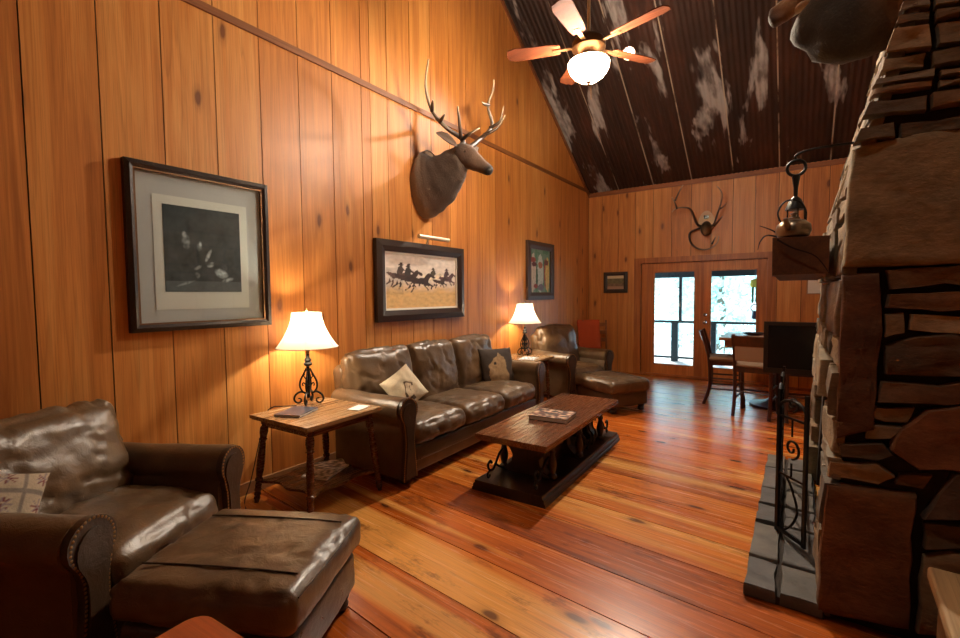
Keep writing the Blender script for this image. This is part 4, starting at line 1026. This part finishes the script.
m = MB(); xs_ = [3.23, 3.38, 3.56]; y = FY0-.02
while y < 4.75:
    w = rg.uniform(.3, .55); e = min(y+w, 4.78)
    for i in range(2):
        sd += 1; stone(m, [(xs_[i]+.006,y+.006),(xs_[i+1]-.006,y+.006),(xs_[i+1]-.006,e-.006),(xs_[i]+.006,e-.006)], lambda a, b, o: V((a, b, .01+o)), None, .05, .006, sd, lin(92,84,74) if rg.random() < .6 else lin(80,74,70), .06)
    y = e
m.build('hearth', M['hearth'], t, angle=50)
m = MB(); m.p = .37
def rough(p): return p+V((noise.noise(p*7)*.008, noise.noise(p*3)*.01, noise.noise(p*6+V((3,0,0)))*.008))
m.prism([(3.305,1.60),(3.56,1.60),(3.56,1.80),(3.305,1.805)], 1, 3.02, 4.75, 30, rough); m.build('mantel_beam', M['beam'], t, angle=40)

# fire screen: three hinged panels of iron on the hearth
t = empty('fire_screen', (0, 0, .07), 'black folding iron fire screen with scrolls standing on the hearth', 'fire screen')
def screen_panel(p, q, h, arch):
    p, q = V(p), V(q); d = q-p; L = d.length; d.normalize(); m = MB(); up = V((0,0,1)); n = d.cross(up)
    def X_(s, z): return p+d*s+up*z
    m.bar(X_(0,0), X_(0,h), .022, .014, n); m.bar(X_(L,0), X_(L,h), .022, .014, n); m.bar(X_(0,.02), X_(L,.02), .014, .02); m.bar(X_(0,h*.82), X_(L,h*.82), .010, .012); m.bar(X_(0,h*.42), X_(L,h*.42), .010, .012)
    m.tube([X_(L/2+L/2*math.cos(math.pi*i/14), h*.86+arch*math.sin(math.pi*i/14)) for i in range(15)], .010, 7)
    o = m.build('screen_panel', M['iron'], t, angle=40)
    m = MB(); r = min(.1, L*.3)
    m.tube(spiral(X_(L*.5, h*.62), r, .012, -1.5, 6.5, d, up, 26), .007, 6); m.tube(spiral(X_(L*.5, h*.92), r*.7, .01, -1.5, 6.0, d, up, 22), .007, 6)
    m.tube(crv([X_(L*.2,h*.02),X_(L*.55,h*.1),X_(L*.75,h*.22),X_(L*.5,h*.36),X_(L*.3,h*.42)], 5), .007, 6); m.tube(crv([X_(L*.5,h*.42),X_(L*.5,h*.52)], 3), .006, 6); m.tube(crv([X_(L*.5,h*.7),X_(L*.5,h*.82)], 3), .006, 6)
    m.build('scroll_work', M['iron'], o)
screen_panel((3.355,3.22,0), (3.485,3.06,0), .86, .07)
screen_panel((3.355,3.23,0), (3.352,3.72,0), .86, .10)
screen_panel((3.352,3.73,0), (3.355,4.22,0), .86, .10)
# things on and over the mantel
k = empty('kettle', (3.40, 3.14, 1.806), 'round dull metal kettle standing on the end of the timber mantel', 'kettle')
MB().lathe([(.05,0),(.075,.01),(.086,.04),(.08,.075),(.055,.098),(.03,.105)], n=24).build('body', M['silver'], k)
MB().lathe([(.03,.104),(.032,.112),(.012,.12),(.012,.13),(.018,.138),(.004,.144)], n=16).build('lid', M['silver'], k)
MB().tube(crv([(-.055,0,.08),(-.075,0,.15),(-.04,0,.21),(.02,0,.205),(.055,0,.15),(.055,0,.085)], 6), .005, 7).build('handle', M['iron'], k)
MB().tube(crv([(-.02,-.075,.05),(-.03,-.105,.07),(-.035,-.12,.1)], 5), [.016]*6+[.013]*4+[.01], 9).build('spout', M['silver'], k)
k = empty('hanging_lantern', (3.405, 3.32, 2.0), 'dark iron lantern hanging by a ring from a bracket above the mantel', 'lantern')
MB().tube([(.045*math.cos(i*math.pi/10), 0, .235+.045*math.sin(i*math.pi/10)) for i in range(21)], .009, 8).build('ring', M['iron'], k)
MB().tube([(0,0,.19),(0,0,.12),(0,0,.06)], [.022,.012,.01], 8).build('shank', M['iron'], k)
MB().lathe([(.01,.07),(.03,.05),(.05,.0),(.052,-.01)], n=12).build('cap', M['iron'], k)
m = MB(); m.lathe([(.048,-.105),(.052,-.11),(.052,-.12),(.02,-.122)], n=14)
for i in range(5): m.tube([(.046*math.cos(i*1.257),.046*math.sin(i*1.257),-.11),(.046*math.cos(i*1.257),.046*math.sin(i*1.257),-.01)], .004, 6)
m.build('cage', M['iron'], k); MB().tube([(0,0,-.105),(0,0,-.06),(0,0,-.02)], [.026,.024,.01], 10).build('candle', M['cream'], k)
MB().tube(crv([(0,0,.28),(.0,0,.31),(.08,.0,.33),(fxz(2.3)-3.405+.06,0,.33)], 5), .007, 8).build('bracket', M['iron'], k)
tw = [[(3.36,3.2,1.815),(3.30,3.16,1.86),(3.24,3.1,1.885)], [(3.36,3.22,1.812),(3.28,3.12,1.83),(3.25,3.02,1.79),(3.24,2.99,1.74)], [(3.33,2.99,1.79),(3.40,2.985,1.74),(3.50,2.98,1.69),(3.56,3.0,1.60)]]
m = MB()
for p in tw: m.tube(crv(p, 5), lerps([.006,.004,.002], len(crv(p, 5))), 6)
o = m.build('dry_branch', M['darkgap']); tag(o, 'thin dry branch draped over the end of the timber mantel', 'branch')
# flat television on an arm beyond the fireplace
t = empty('television', (3.50, FY1+.16, .98), 'black flat television on an arm behind the stone fireplace', 'television')
MB().box((-.33,-.02,-.245),(.33,.03,.245)).build('housing', M['black'], t, smooth=False)
m = MB(); 
for lo, hi in (((-.33,-.03,-.245),(-.295,-.02,.245)),((.295,-.03,-.245),(.33,-.02,.245)),((-.295,-.03,.21),(.295,-.02,.245)),((-.295,-.03,-.245),(.295,-.02,-.195))): m.box(lo, hi)
m.build('bezel', M['frame'], t, smooth=False)
MB().box((-.295,-.024,-.195),(.295,-.021,.21)).build('screen', M['black'], t, smooth=False)
MB().bar((.2,.03,0),(.28,.03,0),.05).bar((.2,.05,0),(.2,-.17,0),.04).build('wall_arm', M['iron'], t, smooth=False)

# deer head on the chimney
zc = 3.0; ox = fxz(zc)-.05
t = empty('deer_mount', (ox, 3.0, zc), 'mounted deer head with pale muzzle jutting from the upper chimney', 'mounted head')
LAT = V((0,1,0)); TN = lin(150,112,74); DG = lin(50,43,32); PL = lin(200,176,140)
keys = [((.03,0,-.03),.17,.25,TN), ((-.03,0,-.03),.165,.245,TN), ((-.10,0,-.05),.155,.265,lin(120,92,62)), ((-.16,0,-.07),.13,.28,DG), ((-.22,0,-.03),.105,.235,DG), ((-.27,0,.045),.095,.15,lin(84,70,50)), ((-.33,0,.075),.078,.092,TN), ((-.38,0,.055),.062,.072,TN), ((-.43,0,.02),.047,.054,TN), ((-.475,0,-.015),.038,.044,lin(110,78,54)), ((-.505,0,-.035),.026,.03,lin(60,44,36)), ((-.515,0,-.04),.008,.01,BL)]
m = MB(); m.loft(smooth_rings(keys, 5), 36, True, .026, 17); m.build('head_and_neck', M['tint_fur'], t, angle=80)
m = MB(); m.loft([((-.30,0,.015),(-1,0,-.5),LAT,.035,.02,PL), ((-.37,0,-.0),(-1,0,-.5),LAT,.035,.022,PL), ((-.43,0,-.03),(-1,0,-.5),LAT,.026,.016,PL), ((-.465,0,-.045),(-1,0,-.5),LAT,.01,.006,PL)], 14); m.build('pale_jaw', M['tint_fur'], t, label='pale lower jaw')
ear('ear', (-.25,-.08,.16), (-.2,-.24,.22), (.5,.1,-.5), .05, t, TN, PL); ear('ear', (-.25,.08,.16), (-.2,.24,.22), (.5,-.1,-.5), .05, t, TN, PL)
for s in (-1, 1):
    MB(T(-.34, s*.066, .11)).lathe([(.003,-.012),(.011,-.007),(.014,0),(.011,.007),(.003,.012)], n=10).build('eye', M['eye'], t)
    antler('antler', [(-.27,s*.05,.19), (-.2,s*.13,.3), (-.22,s*.24,.42), (-.34,s*.27,.52), (-.42,s*.22,.58)], [[(-.2,s*.2,.36), (-.22,s*.2,.48), (-.24,s*.19,.55)], [(-.26,s*.26,.46), (-.3,s*.27,.56), (-.3,s*.26,.63)]], t, .016)

# ---------------------------------------------------------------- pub table and counter chairs
t = empty('pub_table', (3.22, 7.12, 0), 'counter-height wooden dining table in front of the glass doors', 'table')
m = MB()
for k in range(5): m.p = .1+.17*k; m.box((-.62, -.5+.2*k, .89), (.62, -.3+.2*k-.001, .925))
m.build('table_top', M['tabletop'], t, smooth=False)
m = MB()
for s in (-1, 1): m.box((-.54, s*.43-.012, .79), (.54, s*.43+.012, .89)); m.box((s*.55-.012, -.43, .79), (s*.55+.012, .43, .89))
m.build('apron', M['tabletop'], t, smooth=False)
MB().lathe([(.30,0),(.30,.03),(.12,.07),(.07,.12),(.06,.5),(.09,.7),(.14,.86),(.14,.89)], n=20).build('pedestal', M['redwood'], t)
def counter_chair():
    t = empty('counter_chair', (0,0,0), '', 'chair', 0, 'counter chairs at the dining table')
    hs, w, d = .60, .42, .40
    MB().rbox((0,0,hs+.025), (d, w, .05), .02, (6,6,2), .012).build('seat', M['seatcloth'], t)
    m = MB(); m.box((-d/2,-w/2,hs-.06),(d/2,-w/2+.02,hs)); m.box((-d/2,w/2-.02,hs-.06),(d/2,w/2,hs)); m.box((-d/2,-w/2,hs-.06),(-d/2+.02,w/2,hs)); m.box((d/2-.02,-w/2,hs-.06),(d/2,w/2,hs)); m.build('seat_frame', M['redwood'], t, smooth=False)
    for s in (-1, 1):
        m = MB(); m.tube(crv([(-d/2-.05,s*(w/2-.02),0),(-d/2+.02,s*(w/2-.02),.25),(-d/2+.01,s*(w/2-.02),hs),(-d/2-.03,s*(w/2-.02),.8),(-d/2-.09,s*(w/2-.02),1.0)], 5), .021, 8); m.build('rear_leg', M['redwood'], t)
        m = MB(); m.tube(crv([(d/2-.02,s*(w/2-.02),hs),(d/2-.015,s*(w/2-.02),.3),(d/2+.03,s*(w/2-.01),0)], 5), [.022]*6+[.02]*5, 8); m.build('front_leg', M['redwood'], t)
        m = MB(); m.tube([(-d/2+.02,s*(w/2-.02),.22),(d/2-.01,s*(w/2-.02),.22)], .012, 8); m.tube([(-d/2+.02,s*(w/2-.02),.36),(d/2-.01,s*(w/2-.02),.36)], .011, 8); m.build('stretcher', M['redwood'], t)
    m = MB(); m.tube([(d/2-.01,-w/2+.02,.26),(d/2-.01,w/2-.02,.26)], .014, 8); m.build('foot_rail', M['redwood'], t)
    m = MB(); m.tube([(-d/2+.015,-w/2+.02,.3),(-d/2+.015,w/2-.02,.3)], .012, 8); m.build('rear_rail', M['redwood'], t)
    m = MB()
    def bend(p): return p+V((-.03*(1-(p.y/(w/2))**2), 0, 0))
    m.prism([(-d/2-.105,.985),(-d/2-.08,.99),(-d/2-.045,.87),(-d/2-.065,.865)], 1, -w/2+.0, w/2-.0, 10, bend); m.build('top_rail', M['redwood'], t, angle=40)
    m = MB(); m.prism([(-d/2-.055,.855),(-d/2-.045,.855),(-d/2+.0,.68),(-d/2-.012,.68)], 1, -w/2+.03, w/2-.03, 10, bend); m.build('back_panel', M['seatcloth'], t, angle=40)
    return t
c1 = counter_chair(); spots = [((2.64, 6.98), R(5), 'counter chair at the table end, turned sideways before the glass door'), ((3.03, 6.50), R(82), 'counter chair with its back to the hearth, at the long table side'), ((3.52, 6.52), R(95), 'counter chair mostly hidden by the television')]
for i, (p, a, lab) in enumerate(spots):
    c = c1 if i == 0 else copy_tree(c1)
    c.location = (p[0], p[1], 0); c.rotation_euler = (0,0,a); c['label'] = lab
k = empty('serving_dish', (2.95, 7.2, .925), 'round dark dish on the counter-height table', 'dish'); MB().lathe([(.06,0),(.12,.02),(.14,.035),(.132,.036),(.06,.012)], n=24).build('dish', M['redwood'], k)
o = MB().box((-.11,-.15,0),(.11,.15,.004)).build('place_paper', M['white'], smooth=False, loc=(3.05, 6.86, .926)); o.rotation_euler = (0,0,.3); tag(o, 'white paper on the counter-height table', 'paper')
# ladder-back chair with a blanket in the corner
t = empty('ladder_back_chair', (.46, 7.95, 0), 'wooden ladder-back chair behind the corner armchair', 'chair', R(-60))
for s in (-1, 1):
    MB().tube([(-.19,s*.21,0),(-.2,s*.21,.45),(-.26,s*.21,1.02)], .017, 8).build('rear_leg', M['tabletop'], t); MB().tube([(.19,s*.22,0),(.19,s*.22,.45)], .017, 8).build('front_leg', M['tabletop'], t)
    MB().tube([(-.19,s*.21,.2),(.19,s*.22,.2)], .01, 8).build('stretcher', M['tabletop'], t)
for z, x in ((.94,-.252),(.80,-.237),(.66,-.222)): MB().box((x-.008,-.21,z-.035),(x+.008,.21,z+.035)).build('slat', M['tabletop'], t, smooth=False)
MB().rbox((0,0,.455),(.42,.46,.04),.015,(5,5,2)).build('seat', M['seatcloth'], t)
t2 = MB(T(.46,7.95,0) @ Rz(R(-60)))
g = {}
for i in range(25):
    for j in range(13):
        s = i/24; y = -.30+.40*j/12+.012*math.sin(s*9+j)
        if s < .5: z = 1.0-.75*(.5-s)*1.2; x = -.31+.0*s-.02*(.5-s)
        else: z = 1.0-(s-.5)*1.0; x = -.215+.06*(s-.5)
        if abs(s-.5) < .03: z = 1.03; x = -.262
        g[i,j] = t2.pt((x+.012*noise.noise(V((i*.4,j*.5,2))), y, z))
for i in range(24):
    for j in range(12): t2.face((g[i,j], g[i+1,j], g[i+1,j+1], g[i,j+1]))
o = t2.build('wool_blanket', M['redcloth'], angle=80); md = o.modifiers.new('thickness', 'SOLIDIFY'); md.thickness = .014; tag(o, 'orange red wool blanket hung over the ladder-back chair', 'blanket')

# low stool near the camera, chest against the fireplace
t = empty('wooden_stool', (2.10, .46, 0), 'low orange brown wooden stool with rounded corners beside the big ottoman', 'stool', R(4))
def rrect(w, h, r, n=5):
    return [(sx*(w/2-r)+r*math.cos(a0+i*math.pi/2/n), sy*(h/2-r)+r*math.sin(a0+i*math.pi/2/n)) for sx, sy, a0 in ((1,1,0),(-1,1,math.pi/2),(-1,-1,math.pi),(1,-1,1.5*math.pi)) for i in range(n+1)]
m = MB(); m.p = .4; m.prism(rrect(.56,.48,.06), 2, .415, .443); m.prism(rrect(.55,.47,.06), 2, .443, .45); m.build('seat', M['orange'], t, angle=30)
for sx in (-1, 1):
    for sy in (-1, 1): MB().spindle((sx*.2,sy*.16,.415),(sx*.23,sy*.19,0),TURN[3:]).build('leg', M['orange'], t)
t = empty('wooden_chest', (4.13, 1.97, 0), 'pale rough wooden chest standing before the near side of the fireplace', 'chest', R(-3))
m = MB(); m.p = .3
m.box((-.27,-.34,.0),(-.24,.30,.43)); m.box((.24,-.34,.0),(.27,.30,.43)); m.box((-.24,.27,0),(.24,.30,.43)); m.box((-.24,-.34,0),(.24,-.31,.43)); m.box((-.24,-.31,.03),(.24,.27,.05)); m.build('chest_box', M['crate'], t, smooth=False)
m = MB(); m.p = .5; m.rbox((0,-.02,.455),(.60,.68,.05),.012,(4,4,2)); m.build('lid', M['crate'], t)
MB().box((-.06,-.35,.30),(.06,-.34,.38)).build('hasp', M['iron'], t, smooth=False)

# ---------------------------------------------------------------- light
w = bpy.data.worlds.new('World'); scene.world = w; w.use_nodes = True; nt = w.node_tree; bg = nt.nodes['Background']
sky = nt.nodes.new('ShaderNodeTexSky'); sky.sky_type = 'HOSEK_WILKIE'; sky.turbidity = 4; sky.ground_albedo = .4; sky.sun_direction = V((.3, .5, .8)).normalized()
mx = nt.nodes.new('ShaderNodeMix'); mx.data_type = 'RGBA'; mx.inputs[0].default_value = .65; mx.inputs[7].default_value = (.66, .86, 1, 1)
nt.links.new(sky.outputs[0], mx.inputs[6]); nt.links.new(mx.outputs[2], bg.inputs[0]); bg.inputs[1].default_value = 5.0
l = bpy.data.lights.new('sun', 'SUN'); l.energy = 5; l.angle = R(4); l.color = (1,.97,.9)
o = bpy.data.objects.new('sun', l); col.objects.link(o); o.rotation_euler = V((.3,-.5,-.8)).to_track_quat('-Z','Y').to_euler(); o.location = (0, 14, 12)
vs = scene.view_settings; scene.display_settings.display_device = 'sRGB'
vs.view_transform = 'Standard'; vs.look = 'None'; vs.exposure = 0.65; vs.gamma = 1.0; vs.use_curve_mapping = False
scene.cycles.use_denoising = True; scene.cycles.max_bounces = 8; scene.cycles.diffuse_bounces = 5; scene.cycles.glossy_bounces = 4; scene.cycles.transparent_max_bounces = 8
scene.cycles.sample_clamp_indirect = 6
